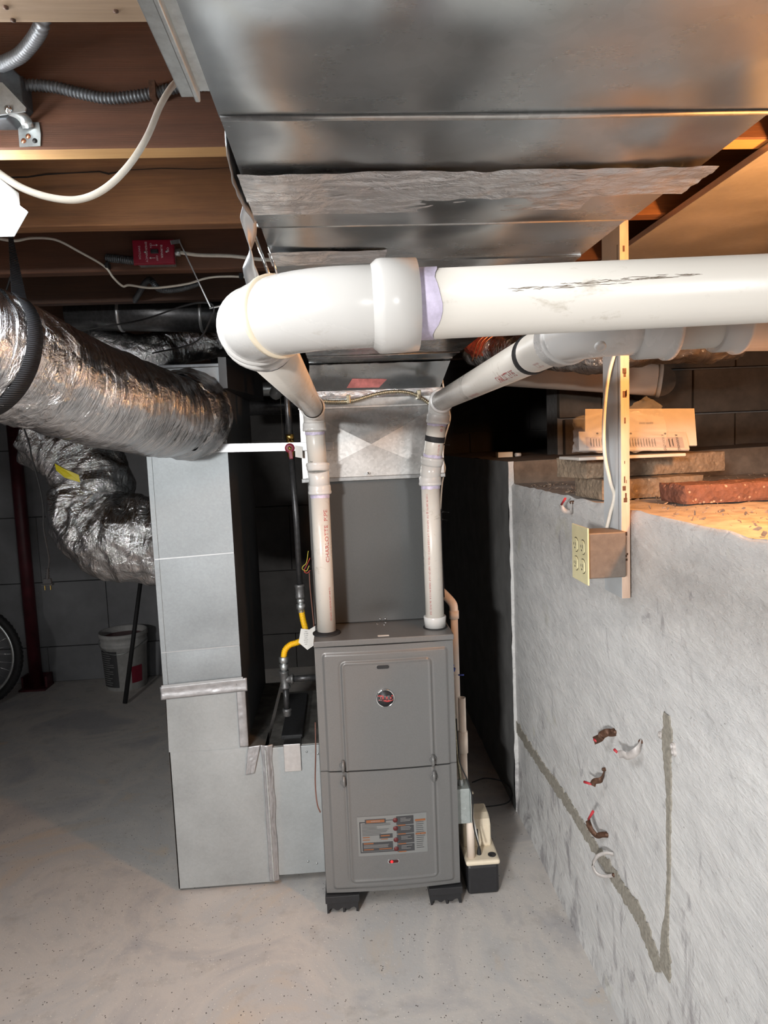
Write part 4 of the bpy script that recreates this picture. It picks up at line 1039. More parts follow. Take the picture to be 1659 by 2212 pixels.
# taped collar where it meets the return duct
b = MB()
def disp2(L, a, r): return .006 * nz(math.cos(a) * 4, math.sin(a) * 4, L * 30) + .004 * nz(math.cos(a) * 11, math.sin(a) * 11, L * 70)
b.tube(sp1[1:12], [.150, .146, .142, .139, .137, .135, .134, .133, .131, .129, .124][:11], 64, False, disp2); b.build('foil_tape', M['foil2'], t1, 'crumpled foil tape collar')
# foil patch by the strap
i0 = int(len(sp1) * .665); b = MB(); b.tube(sp1[i0:i0 + 14], .1365, 64, False, disp2); b.build('foil_tape', M['foil2'], t1, 'crumpled foil tape patch')
# strap round the flex and up to the joist
sb = thing('hanger_strap', 'black woven webbing strap looped under the silver flexible duct', 'strap', (0, 0, 0))
ic = int(len(sp1) * .775); cc = sp1[ic]; tx = (sp1[ic + 3] - sp1[ic - 3]).normalized()
u = (V((0, 0, 1)) - tx * tx.z).normalized(); w = tx.cross(u); R_ = .1385
b = MB(); n = 48; vs = []
hp = onY(12, 545, 1.66); hp.z = 2.045
for k in range(n + 1):
    a = math.radians(-150 + 300 * k / n) + math.pi
    d = u * math.cos(a) + w * math.sin(a)
    for s_ in (-1, 1): vs.append(cc + d * R_ + tx * (.0185 * s_))
    for s_ in (1, -1): vs.append(cc + d * (R_ + .002) + tx * (.0185 * s_))
fs = []
for k in range(n):
    for q_ in range(4): fs.append((k * 4 + q_, k * 4 + (q_ + 1) % 4, k * 4 + 4 + (q_ + 1) % 4, k * 4 + 4 + q_))
b.add(vs, fs, True); 
m_ = M['web'] = m_plain('black webbing', (0.010, 0.011, 0.014), .65, 0, .2, 60)
_t = NT(m_); wv = _t.n('ShaderNodeTexWave', wave_type='BANDS', bands_direction='Z'); wv.inputs['Scale'].default_value = 75; _t.l(_t.coords(), wv.inputs['Vector']); _t.bump(wv.outputs['Fac'], 1.0, .002)
b.build('sling', m_, sb)
ends = [vs[0:4], vs[n * 4:n * 4 + 4]]
for k, e in enumerate(ends):
    c0 = (e[0] + e[1]) / 2; top = V((c0.x * .35 + hp.x * .65, c0.y * .4 + hp.y * .6, JZ + .0)); top.y = 1.643
    dn = V((e[1] - e[0])).normalized()
    MB().add([e[0], e[1], e[2], e[3], top + dn * -.004, top + dn * .004, top + dn * .004 + V((0, .0015, 0)), top + dn * -.004 + V((0, .0015, 0))], [(0, 1, 5, 4), (3, 2, 6, 7), (1, 2, 6, 5), (0, 4, 7, 3), (4, 5, 6, 7)]).build('strap_tail', m_, sb)
# lower flex elbow into the side of the return duct
f2pts = [onY(95, 930, 2.95), onY(170, 985, 2.90), onY(200, 1045, 2.85), onY(198, 1110, 2.80), onY(235, 1150, 2.75), onY(300, 1165, 2.70), V((UX0 + .004, 2.66, onY(345, 1165, 2.66).z))]
t2, sp2, rr2 = flex('flexible_duct', 'loose crumpled silver foil flexible duct bending into the side of the return duct', f2pts, [.15, .155, .155, .165, .17, .175, .175], 'foil2', 7.1, amp=.012, fold=.03)
t2['group'] = t1['group'] = 'foil flexible ducts'
b = MB(); q_ = [onY(118, 1001, 2.62), onY(137, 1012, 2.60), onY(170, 1026, 2.60), onY(173, 1042, 2.60), onY(140, 1032, 2.60), onY(121, 1016, 2.62)]
b.poly(q_, (0, 1, 0), .001); yb_ = b.build('yellow_label', mat('yellow label', (.55, .47, .02), .5), t2, 'yellow label on the foil')
# dark foil flex behind and a plain round duct
t3, sp3, rr3 = flex('flexible_duct', 'narrow dark silver flexible duct in the shade above the thick one', [onY(500, 735, 2.95), onY(400, 745, 2.85), onY(330, 770, 2.75), onY(240, 760, 2.72), onY(140, 740, 2.72)], [.06, .07, .085, .085, .085], 'foil2', 3.3, amp=.008)
t3['group'] = 'foil flexible ducts'
rdk = thing('round_duct', 'dark round metal duct with bright seam rings high in the left shade', 'duct', (-.8, 3.1, 1.9))
a_, b_ = onY(150, 676, 2.66), onY(560, 682, 2.66)
MB().tube([a_, (a_ + b_) / 2, b_], .062, 32).build('duct_shell', M['iron'], rdk)
for px in (262, 437):
    p = a_ + (b_ - a_) * ((px - 150) / 410); MB().lathe(p - V((.008, 0, 0)), b_ - a_, [(0, .060), (.004, .066), (.010, .066), (.014, .060)], 32).build('seam_ring', M['alu'], rdk)
p = a_ + (b_ - a_) * .86; MB().tube([p, b_], .0635, 32).build('bright_section', M['duct2'], rdk, 'brighter galvanized section')
# thin red pipe far left
rp = MB().tube([onY(-60, 575, 3.3), onY(0, 615, 3.4), onY(130, 705, 3.6)], .024, 16).build('red_pipe', M['redpaint'])
tag(rp, 'dark red pipe slanting behind the webbing strap', 'pipe')
# dark background pipes between return duct and furnace
for k, (px0, py0, px1, py1, Y, r, mm, lab) in enumerate(((520, 842, 690, 838, 3.6, .035, 'zinc', 'horizontal metal pipe in the dark above the gas valve, brightest of the shaded pipes'),
                                       (520, 880, 700, 872, 3.9, .05, 'iron', 'thick dark pipe just below the bright shaded pipe'),
                                       (520, 775, 700, 770, 3.8, .07, 'iron', 'thick dark duct above the bright shaded pipe'))):
    o = thing('metal_pipe', lab, 'pipe', onY(px0, py0, Y), 'shaded pipes behind the gas line')
    MB().tube([onY(px0 - 60, py0, Y), onY(px1 + 60, py1, Y)], r, 20).build('pipe_run', M[mm], o)
    for px in (px0 - 40, px1 + 40): q_ = onY(px, py0, Y); MB().tube([q_, V((q_.x, q_.y, 2.28))], .004, 6).build('hanger_rod', M['iron'], o)
lb = thing('bare_bulb', 'unlit round bulb with pull string in the dark between duct and furnace', 'lamp', onY(596, 850, 3.3))
p = onY(596, 850, 3.3); MB().lathe(p + V((0, 0, .06)), (0, 0, -1), [(0, .013), (.02, .014), (.035, .022), (.055, .03), (.072, .028), (.085, .016), (.09, 0)], 20).build('glass', M['bulbglass'], lb)
MB().lathe(p + V((0, 0, .50)), (0, 0, -1), [(0, .055), (.03, .05), (.05, .02), (.44, .018), (.445, 0)], 16).build('holder', M['cream'], lb)
MB().tube([p + V((.02, 0, .03)), p + V((.02, 0, -.28))], .0012, 6).build('pull_string', M['cable'], lb)

# ================================================================== RIGHT SIDE: drain, switch box, pump
dr = thing('drain_pipe', 'cream plastic condensate drain pipe with elbow running down the furnace right side', 'pipe', (.36, 2.4, .3))
DY = 2.40
P0 = onY(955, 1300, 2.42); c0 = onY(980, 1325, DY); DXp = onY(983, 1400, DY).x
b = MB().tube(smooth_path([V((.33, 2.44, 1.005)), V((.352, 2.42, .985)), V((DXp - .004, DY, .955)), V((DXp, DY, .925))], 6), .0155, 20); b.lathe((DXp, DY, .930), (0, 0, -1), [(0, .0155), (0, .0172), (.028, .0172), (.028, .013)], 20)
b.build('elbow', M['pvcdrain'], dr)
MB().tube([(DXp, DY, .93), (DXp, DY, .30)], .0133, 20).build('pipe', M['pvcdrain'], dr)
d2 = thing('drain_standpipe', 'open-topped cream plastic standpipe with coupling in front of the drain pipe', 'pipe', (.38, 2.30, .3))
SX = onY(995, 1515, 2.30).x + .004; S0 = onY(994, 1507, 2.30).z
b = MB(); b.lathe((SX, 2.30, S0), (0, 0, -1), [(.05, .0105), (0, .0105), (0, .0133), (.13, .0133)], 20); b.build('pipe', M['pvcdrain'], d2)
zc0 = onY(996, 1580, 2.30).z; b = MB(); b.lathe((SX, 2.30, zc0), (0, 0, -1), [(0, .0133), (0, .0172), (.075, .0172), (.075, .0133)], 20); b.build('coupling', M['pvcdrain'], d2)
MB().tube([(SX, 2.30, zc0 - .02), (SX, 2.30, .157)], .0133, 20).build('pipe', M['pvcdrain'], d2)
sw = thing('switch_box', 'small grey steel service switch box on the furnace right side', 'box', (.36, 2.2, .38))
zt, zb = onY(1000, 1700, 2.2).z - .005, onY(1000, 1778, 2.2).z
bx = MB().box(.338, .383, 2.195, 2.265, zb, zt).build('box_body', M['boxgrey'], sw, bevel=.0025)
MB().box(.383, .3865, 2.188, 2.272, zb + .004, zt + .004).build('cover_plate', M['boxgrey'], sw, bevel=.0012)
for k in range(3):
    z = zb + .022 + k * (zt - zb - .044) / 2; MB().lathe((.360, 2.1955, z), (0, -1, 0), [(0, .0118), (.0008, .0118), (.0008, .0106), (.0002, .0104), (.0002, .0)], 18).build('knockout', M['boxgrey'], bx)
MB().box(.3865, .400, 2.222, 2.230, zt - .035, zt - .027).build('toggle', M['cream'], sw, 'cream toggle', bevel=.001)
MB().lathe((.358, 2.225, zt), (0, 0, 1), [(0, .010), (.010, .010), (.012, .008), (.020, .008)], 12).build('cable_connector', M['zinc'], sw)
ac = corr(smooth_path([(.358, 2.225, zt + .018), (.352, 2.222, zt + .08), (.345, 2.22, zt + .17), (.343, 2.24, zt + .3)], 10), .0052, .0008, .005, 10).build('armored_cable', M['bxbrass'], sw)
w1 = MB().tube(smooth_path([(.346, 2.205, zt + .24), (.349, 2.20, zt + .15), (.353, 2.198, zt + .09), (.376, 2.19, zt + .03), (.3895, 2.186, zt - .03), (.390, 2.186, zb), (.41, 2.185, .16)], 10), .0022, 8).build('power_cord', M['rubber']); w1.name = 'black_cable'; tag(w1, 'thin black cable running down past the grey switch box to the pump', 'cable')
pu = thing('condensate_pump', 'cream and black condensate pump on the floor beside the furnace', 'pump', (.42, 2.30, 0))
PXa, PXb, PYa, PYb = .362, .478, 2.185, 2.40
MB().poly([(PXa + .004, PYa + .004, 0), (PXb - .004, PYa + .004, 0), (PXb - .004, PYb - .004, 0), (PXa + .004, PYb - .004, 0)], (0, 0, 1), .105).build('tank', M['black'], pu, 'black water tank', bevel=.010)
MB().box(PXa, PXb, PYa, PYb, .104, .122).build('lid', M['cream'], pu, bevel=.007)
prof = [(PYa + .085, .12), (PYa + .085, .196), (PYa + .098, .214), (PYa + .125, .224), (PYb - .03, .224), (PYb - .01, .20), (PYb - .01, .12)]
prof = [(a_ - .0, b_) for a_, b_ in prof]
MB().poly([(PXa + .006, y, z) for y, z in prof], (1, 0, 0), PXb - PXa - .018).build('motor_cover', M['cream'], pu, 'cream motor cover', bevel=.006)
for k in range(3): MB().box(PXa + .030 + k * .012, PXa + .034 + k * .012, PYa + .0838, PYa + .087, .150, .186).build('vent_slot', M['black'], pu)
MB().lathe((PXb - .022, PYa + .030, .121), (0, 0, 1), [(0, .013), (.003, .014), (.003, .011), (.0015, .010), (.0015, 0)], 20).build('inlet_ring', M['black'], pu)
MB().lathe((PXa + .052, PYa + .040, .121), (0, 0, 1), [(0, .008), (.012, .007), (.026, .004), (.030, .003)], 14).build('outlet_fitting', M['black'], pu)
MB().tube(smooth_path([(PXa + .052, PYa + .040, .148), (PXa + .044, PYa + .038, .20), (PXa + .032, PYa + .03, .26), (PXa + .022, PYa + .03, .30)], 6), .003, 8).build('clear_hose', m_plain('clear hose', (.6, .6, .58), .2), pu)
MB().tube([(PXa + .022, PYa + .028, .300), (PXa + .022, PYa + .028, .121)], .0133, 18).build('inlet_pipe', M['pvcdrain'], d2)
cl = MB().tube(smooth_path([onY(1020, 1690, 2.75), onY(1050, 1681, 2.8), onY(1090, 1690, 2.78), onY(1106, 1712, 2.74), onY(1098, 1733, 2.70), onY(1065, 1741, 2.66), onY(1030, 1742, 2.60), onY(1010, 1735, 2.5), (.40, 2.395, .20)], 10), .0026, 8).build('cord_loop', M['rubber']); tag(cl, 'black power cord in a loose loop behind the pump', 'cord')
wc = thing('wire_splice', 'blue wire nuts and loose thin wires on the furnace right side', 'wire', (.35, 2.3, .8))
for px, py, L in ((979, 1435, .016), (982, 1442, .012), (978, 1444, .012)):
    p = onY(px, py, 2.28); MB().lathe(p, (random.random() - .5, -.5, -1), [(0, .002), (.002, .0045), (L, .0035), (L, 0)], 10).build('wire_nut', M['bluewire'], wc)
MB().tube([onY(976, 1458, 2.28), onY(992, 1458, 2.27)], .001, 6).build('thin_wire', M['cable'], wc); MB().tube([onY(990, 1458, 2.27), onY(1002, 1458, 2.27)], .0028, 8).build('wire_nut', M['bluewire'], wc)
MB().tube(smooth_path([onY(978, 1448, 2.28), onY(979, 1520, 2.3), onY(983, 1590, 2.3), onY(988, 1640, 2.25)], 8), .0022, 8).build('control_wire', M['brownwire'], wc)
ww = thing('low_voltage_cable', 'pale cable with black zip ties hugging the right edge of the coil cabinet', 'cable', (.36, 2.32, 1.2))
MB().tube(smooth_path([onY(953, 792, 2.40), onY(957, 830, 2.40), onY(968, 880, 2.36), onY(972, 905, 2.34), onY(960, 950, 2.34), onY(957, 990, 2.345), onY(961, 1012, 2.345), onY(955, 1045, 2.345), onY(951, 1100, 2.345)], 8), .0030, 8).build('cable', M['cable'], ww)
MB().tube(smooth_path([onY(974, 880, 2.36), onY(965, 930, 2.36), onY(955, 1000, 2.36), onY(953, 1150, 2.36), onY(959, 1290, 2.38)], 8), .0030, 8).build('cable', M['rubber'], ww, 'black cable')
for px, py in ((957, 960), (955, 1105), (953, 1122)):
    p = onY(px, py, 2.34); MB().lathe(p + V((0, 0, -.003)), (0, 0, 1), [(0, .007), (.005, .007)], 8).build('zip_tie', M['rubber'], ww); MB().bar(p, p + V((.022, -.01, -.003)), .002, .002).build('zip_tail', M['rubber'], ww)

# ================================================================== WHITE BOARD + OUTLET
wbd = thing('painted_board', 'vertical white painted board with bare pink-brown edge hanging in front of the low wall', 'board', (.66, 1.68, 1.14))
B0, B1 = onX(1357, 1292, .655), onX(1315, 1250, .655); BYa, BYb = B0.y, B0.y + .105
MB().box(.640, .6405, BYa, BYb, B0.z, JZ).build('painted_face', M['whitepaint'], wbd, 'white painted face')
MB().box(.6405, .660, BYa, BYb, B0.z, JZ).build('plywood_core', M['bareedge'], wbd, 'bare wood edge')
MB().box(.6385, .6402, BYa + .010, BYa + .014, B0.z + .08, 1.95).build('trim_groove', mat('groove', (.25, .26, .27), .6), wbd)
for k in range(22): z = B0.z + .04 + random.random() * .75; MB().box(.643 + random.random() * .012, .6445 + random.random() * .012, BYa - .0006, BYa + .0005, z, z + .004 + .012 * random.random()).build('nail_hole', M['rust'], wbd)
ob_ = thing('outlet_box', 'brown-grey double outlet box with ivory four-socket cover plate on the white board', 'outlet', (.58, 1.64, 1.2))
oz0, oz1 = 1.205, 1.310; oy0, oy1 = BYa - .040, BYa + .062
OXp = .545
MB().box(OXp + .003, .639, oy0 + .012, oy1 - .008, oz0, oz1).build('box_body', M['taupe'], ob_, 'taupe steel box', bevel=.003)
MB().box(OXp - .001, OXp + .003, oy0 - .004, oy1, oz0 - .012, oz1 + .014).build('cover_plate', M['ivory'], ob_, 'ivory cover plate', bevel=.002)
for i in (0, 1):
    for j in (0, 1):
        cy_ = oy0 + .026 + i * .046; cz_ = oz0 + .028 + j * .044
        n = 20; pts = []
        for k in range(n):
            a = 2 * math.pi * k / n; pts.append((OXp - .004, cy_ + max(-.0135, min(.0135, .0170 * math.cos(a))), cz_ + .0160 * math.sin(a)))
        so = MB().poly(pts, (1, 0, 0), .004).build('socket', M['ivory'], ob_, bevel=.0006)
        rim = []
        for k in range(n):
            a = 2 * math.pi * k / n; rim.append((OXp - .0012, cy_ + max(-.0150, min(.0150, .0188 * math.cos(a))), cz_ + .0176 * math.sin(a)))
        MB().poly(rim, (1, 0, 0), .0006).build('socket_gap', M['blackink'], so)
        sl = MB(); sl.box(OXp - .0045, OXp - .0038, cy_ - .0065, cy_ - .0050, cz_ - .002, cz_ + .006); sl.box(OXp - .0045, OXp - .0038, cy_ + .0048, cy_ + .0063, cz_ - .001, cz_ + .005)
        sl.lathe((OXp - .0038, cy_, cz_ - .007), (-1, 0, 0), [(0, .0022), (.0007, .0022)], 8); sl.build('socket_slots', M['blackink'], so)
oc = MB().tube(smooth_path([onY(1335, 742, 1.56), onY(1315, 810, 1.57), onY(1305, 900, 1.57), onY(1306, 980, 1.57), onY(1318, 1040, 1.58), onY(1327, 1072, 1.59), onY(1318, 1110, 1.60), onY(1309, 1148, 1.605)], 8), .0042, 10).build('white_cable', M['cable']); tag(oc, 'white cable hanging beside the painted board down to the outlet box', 'cable')
p = onY(1327, 1072, 1.575)

# ================================================================== LEDGE ITEMS
LZt = 1.352
def slab(name, label, m, p0, p1, depth, z0, th, seed, rr=.004, grp='loose brick pavers on the ledge'):
    p0, p1 = V(p0), V(p1); d = (p1 - p0); d.z = 0; L = d.length; d.normalize(); n = V((-d.y, d.x, 0))
    if n.y < 0: n = -n
    nx_, ny_, nz_ = 40, 12, 5
    b = MB()
    def P(a, bb, c):
        q = V((p0.x, p0.y, z0)) + d * (L * a) + n * (depth * bb) + V((0, 0, th * c))
        j = V((nz(q.x * 30 + seed, q.y * 30, q.z * 30), nz(q.y * 30, q.x * 30 + seed, q.z * 30), .6 * nz(q.z * 30, q.y * 30, q.x * 30 + seed))) * rr
        cor = sum(1 for t in (a, bb, c) if t in (0, 1))
        if cor >= 2: j += (V((p0.x, p0.y, z0 + th / 2)) + d * L / 2 + n * depth / 2 - q).normalized() * rr
        if c == 0: j.z = 0
        return q + j
    b.grid(lambda u, v: P(u, 0, v), nx_, nz_); b.grid(lambda u, v: P(u, 1, v), nx_, nz_); b.grid(lambda u, v: P(0, u, v), ny_, nz_); b.grid(lambda u, v: P(1, u, v), ny_, nz_)
    b.grid(lambda u, v: P(u, v, 1), nx_, ny_); b.grid(lambda u, v: P(u, v, 0), nx_, ny_)
    o = b.build(name, M[m]); tag(o, label, 'brick', grp); return o
a = onZ(1300, 1079, LZt + .006); e = onZ(1420, 1066, LZt + .006)
slab('brick_paver', 'tan brick slab lying directly on the ledge, lower of the stack', 'brick_tan', (a.x, a.y, 0), (a.x + .30, a.y + .03, 0), .17, LZt + .004, .054, 1)
zz = LZt + .060; a2 = onZ(1292, 1033, zz)
slab('brick_paver', 'long tan brick slab on top of the stack, under the booklets', 'brick_tan', (a2.x - .035, a2.y - .0, 0), (a2.x + .42, a2.y + .10, 0), .16, zz, .056, 5)
a3 = onZ(1476, 1090, LZt + .005)
slab('brick_paver', 'rough red-brown paver nearest the right edge of the photo', 'brick_red', (a3.x, a3.y, 0), (a3.x + .42, a3.y + .02, 0), .12, LZt + .005, .046, 9, .006)
# debris
b = MB(); random.seed(5)
for k in range(900):
    x = .70 + random.random() ** 1.3 * .9; y = .9 + random.random() * 1.7
    s_ = .0010 + .0028 * random.random() ** 3; z = LZt + .004 + .004 * nz(x, y, 1, 22)
    b.obox((x, y, z), (random.random() - .5, random.random() - .5, .2), (random.random() - .5, 1, .1), (0, .2, 1), s_ * 1.6, s_, s_ * .4)
o = b.build('debris', M['dirt']); o['kind'] = 'stuff'; tag(o, 'scattered chips and dust on top of the low wall', 'debris')
# booklets in a plastic bag
bkz = zz + .056
def paper_sheet(name, quad, th, par, m='bookpaper', lab=None):
    n = (quad[1] - quad[0]).cross(quad[3] - quad[0]).normalized()
    if n.y > 0: n = -n
    return MB().poly(quad, -n, th).build(name, M[m], par, lab, bevel=.0008)
bkl = thing('booklet', 'white instruction booklet with grey warning box propped in front, in the clear bag', 'booklet', onY(1390, 965, 1.78), 'booklets on the brick stack')
YB0 = 1.72; yt = .055
q = [onY(1252, 970, YB0), onY(1490, 970, YB0)]; _v = onY(1250, 932, YB0 + yt) - q[0]; q += [q[1] + _v, q[0] + _v]
paper_sheet('pages', q, .006, bkl)
def qlerp(u, v, off): 
    a = q[0].lerp(q[1], u); b = q[3].lerp(q[2], u); p = a.lerp(b, v); n = (q[1] - q[0]).cross(q[3] - q[0]).normalized()
    if n.y > 0: n = -n
    return p + n * off
MB().add([qlerp(.06, .06, .0008), qlerp(.955, .06, .0008), qlerp(.955, .66, .0008), qlerp(.06, .66, .0008)], [(0, 1, 2, 3)]).build('warning_box', mat('grey printed box', (.36, .33, .33), .7), bkl)
b = MB(); uu = (q[1] - q[0]).normalized(); vv = (q[3] - q[0]).normalized()
put_text(b, 'A WARNING', .0105, qlerp(.90, .36, .0014), -vv, uu, 1.1); put_text(b, 'A WARNING', .0105, qlerp(.77, .36, .0014), -vv, uu, 1.1)
for k in range(26):
    u_ = .10 + k * .0255 if k < 24 else .82 + (k - 24) * .03
    b.add([qlerp(u_, .10 + .1 * random.random(), .0013), qlerp(u_ + .009, .10, .0013), qlerp(u_ + .009, .60, .0013), qlerp(u_, .60 - .1 * random.random(), .0013)], [(0, 1, 2, 3)])
b.build('fine_print', M['greyink'], bkl)
for u_ in (.17, .48, .80): 
    c = qlerp(u_, .86, .001); MB().lathe(c, V((0, -1, .5)), [(0, .0028), (.0006, .0028), (.0006, 0)], 10).build('punch_hole', M['blackink'], bkl)
bk2 = thing('booklet', 'taller pinkish-white booklet standing behind the one with the warning box', 'booklet', onY(1380, 925, 1.85), 'booklets on the brick stack')
q2 = [onY(1264, 964, YB0 + .064), onY(1506, 962, YB0 + .064)]; _v = onY(1500, 882, YB0 + .12) - q2[1]; q2 += [q2[1] + _v, q2[0] + _v]
paper_sheet('pages', q2, .005, bk2)
qq = q; q = q2; uu = (q[1] - q[0]).normalized(); vv = (q[3] - q[0]).normalized(); b = MB(); put_text(b, '|||||||||| ||||||||||||', .0065, qlerp(.55, .60, .001), uu, vv); b.build('fine_print', M['greyink'], bk2); q = qq
bk3 = thing('booklet', 'thin booklet lying flat under the others on the brick slab', 'booklet', onY(1350, 978, 1.75), 'booklets on the brick stack')
c = onZ(1360, 978, bkz + .004); c = onY(1362, 975, 1.72); MB().box(c.x - .14, c.x + .135, YB0 - .02, YB0 + .14, bkz, bkz + .008)  .build('pages', M['bookpaper'], bk3, bevel=.002)
bag = thing('plastic_bag', 'clear plastic bag crumpled round the booklets', 'bag', onY(1300, 940, 1.75))
def bagf(u, v):
    px = 1236 + 200 * u; base = 978 - 4 * u; top = 905 - 18 * math.sin(u * 3.1) + 10 * nz(u * 6, 1, 1)
    p = onY(px, base + (top - base) * v, YB0 - .022 + .085 * v); p += V((0, -.010 * math.sin(math.pi * v), 0)) + V((nz(u * 9, v * 9, 1), nz(u * 9, v * 9, 3), nz(u * 8, v * 9, 5))) * .006
    return p
MB().grid(bagf, 40, 24).build('bag_front', M['bag'], bag)
def bagb(u, v):
    px = 1368 + 70 * u - 10 * v; top = 855 + 22 * abs(u - .55) * 2.0; p = onY(px, 915 + (top - 915) * v, YB0 + .11); p += V((nz(u * 7, v * 7, 2), nz(u * 7, v * 7, 4), 0)) * .008; return p
MB().grid(bagb, 16, 16).build('bag_top', M['bag'], bag)
bs = thing('small_carton', 'small pale carton left on the dim far part of the ledge', 'box', (.8, 2.76, 1.44))
p = onZ(1092, 988, 1.443); MB().box(p.x - .035, p.x + .035, p.y, p.y + .05, 1.443, 1.468).build('carton', M['cream'], bs, bevel=.002); MB().tube([(p.x + .05, p.y + .01, 1.453), (p.x + .075, p.y + .015, 1.453)], .009, 12).build('cap', M['paper'], bs)
# big pale pipe, foil duct and insulation deep above the ledge
bp = thing('soil_pipe', 'pale thick plastic pipe with collar in the dark above the ledge', 'pipe', onY(1270, 820, 2.7))
a_, b_ = onY(1060, 800, 2.95), onY(1425, 822, 2.72)
MB().tube([a_, b_], .062, 32).build('pipe', M['pvcdrain'], bp)
MB().lathe(b_, b_ - a_, [(-.01, .064), (-.008, .068), (.004, .068), (.006, .064)], 32).build('collar', M['pvc'], bp); MB().tube([b_, b_ + V((.10, .38, .0))], .062, 32).build('pipe_end', M['blockbrown'], bp)
t4, s4, r4 = flex('flexible_duct', 'silver foil flexible duct above the ledge behind the white board', [onY(1030, 750, 2.6), onY(1120, 752, 2.4), onY(1230, 745, 2.2), onY(1340, 738, 2.1), onY(1470, 722, 2.1), onY(1600, 712, 2.1)], [.07, .075, .08, .085, .085, .085], 'foil2', 9.9, amp=.008)
t4['group'] = 'foil flexible ducts'
ins = thing('insulation_tuft', 'tuft of pink insulation poking from the foil duct end', 'insulation', onY(1040, 735, 2.6))
def tuft(u, v):
    a = u * 2 * math.pi; t = v * math.pi; c = onY(1042, 742, 2.5); r = .055 * (1 + .35 * nz(math.cos(a) * 3, math.sin(a) * 3, t * 3))
    return (c.x + r * math.sin(t) * math.cos(a) * 1.2, c.y + r * math.sin(t) * math.sin(a), c.z + r * math.cos(t) * .9)
MB().grid(tuft, 28, 16).build('tuft', M['insul'], ins)
for k in range(3):
    MB().tube(smooth_path([onY(1020 + 8 * k, 780 - 4 * k, 2.42), onY(1032 + 8 * k, 740, 2.40), onY(1055 + 9 * k, 722, 2.40), onY(1080 + 8 * k, 718, 2.42)], 6), .0022, 8).build('wire_loop', M['copper'], ins, 'copper wire')

# ================================================================== WALL CLIPS
def ribbon(pts, w, th, side):
    pts = smooth_path(pts, 6); side = V(side).normalized(); vs = []; fs = []
    for i, p in enumerate(pts):
        t = (pts[min(i + 1, len(pts) - 1)] - pts[max(i - 1, 0)]).normalized(); n = t.cross(side).normalized()
        sd_ = n.cross(t).normalized()
        vs += [p + sd_ * w / 2 + n * th / 2, p - sd_ * w / 2 + n * th / 2, p - sd_ * w / 2 - n * th / 2, p + sd_ * w / 2 - n * th / 2]
    for i in range(len(pts) - 1):
        for k in range(4): fs.append((i * 4 + k, i * 4 + (k + 1) % 4, i * 4 + 4 + (k + 1) % 4, i * 4 + 4 + k))
    fs += [(0, 1, 2, 3), tuple((len(pts) - 1) * 4 + k for k in (3, 2, 1, 0))]
    return MB().add(vs, fs, True)
def wclip(pix, outs, w, m, tabs, label, side=(0, 0, 1)):
    """pix: pixel track of the clip; outs: distance off the wall at each point"""
    P = [onX(px, py, WX - o) for (px, py), o in zip(pix, outs)]
    t = thing('pipe_clip', label, 'clip', P[-1], 'old pipe clips on the white wall')
    ribbon(P, w * 1.5, .0016, side).build('bent_strap', M[m], t)
    for (x0, y0, o0, x1, y1, o1) in tabs:
        MB().tube([onX(x0, y0, WX - o0), onX(x1, y1, WX - o1)], [.0036, .003], 10).build('red_tab', M['clipred'], t, 'red tab')
    s_ = P[-1]; MB().lathe((WX + .004, s_.y, s_.z), (-1, 0, 0), [(0, .005), (.010, .005), (.012, .003)], 10).build('nail', M['rust'], t)
wclip([(1283, 1600), (1296, 1594), (1300, 1588), (1312, 1582), (1320, 1583), (1330, 1581)], [.040, .034, .030, .020, .010, .001], .013, 'rust', [(1283, 1597, .041, 1290, 1602, .036)], 'rusty pipe clip topmost on the white wall, with a chipped red end')
wclip([(1335, 1630), (1345, 1629), (1355, 1633), (1370, 1627), (1380, 1615), (1386, 1602)], [.040, .036, .030, .022, .012, .001], .012, 'clippaint', [(1327, 1619, .045, 1333, 1625, .042)], 'pink-grey painted pipe clip right of the rusty topmost one')
wclip([(1280, 1697), (1284, 1688), (1297, 1685), (1303, 1676), (1306, 1662)], [.036, .032, .020, .010, .001], .010, 'rust', [(1262, 1689, .050, 1278, 1694, .038)], 'brown curled pipe clip with red tab pointing left, third down')
wclip([(1270, 1772), (1273, 1784), (1279, 1795), (1289, 1805), (1300, 1803), (1312, 1803)], [.040, .036, .030, .020, .010, .001], .010, 'rust', [(1281, 1753, .040, 1271, 1770, .042)], 'dark rusty pipe clip with upright red tab, fourth down')
ring = [(1326, 1845), (1308, 1843), (1290, 1850), (1281, 1868), (1288, 1886), (1305, 1893), (1328, 1890)]
wclip(ring, [.001, .018, .034, .040, .034, .018, .001], .006, 'clippaint', [], 'pale ring-shaped pipe clip lowest on the white wall')
wclip([(1212, 1090), (1216, 1100), (1224, 1105), (1234, 1104), (1236, 1085)], [.034, .03, .02, .006, .001], .009, 'clippaint', [(1221, 1077, .038, 1213, 1090, .036)], 'small clip with dark red tab just below the brick stack')
# plugs beside the vertical strip
for px, py in ((1429, 1588), (1456, 1612), (1458, 1625)):
    p = onX(px, py, WX); o = MB().lathe((WX + .006, p.y, p.z), (-1, 0, 0), [(0, .008), (.010, .008), (.012, .006), (.011, .004), (.008, .0035), (.008, 0)], 14).build('wall_plug', M['clippaint']); tag(o, {1429: 'round painted screw plug left of the vertical bare strip', 1456: 'upper of two small painted plugs right of the vertical bare strip', 1458: 'lower of two small painted plugs right of the vertical bare strip'}[px], 'plug', 'plugs by the bare strip')

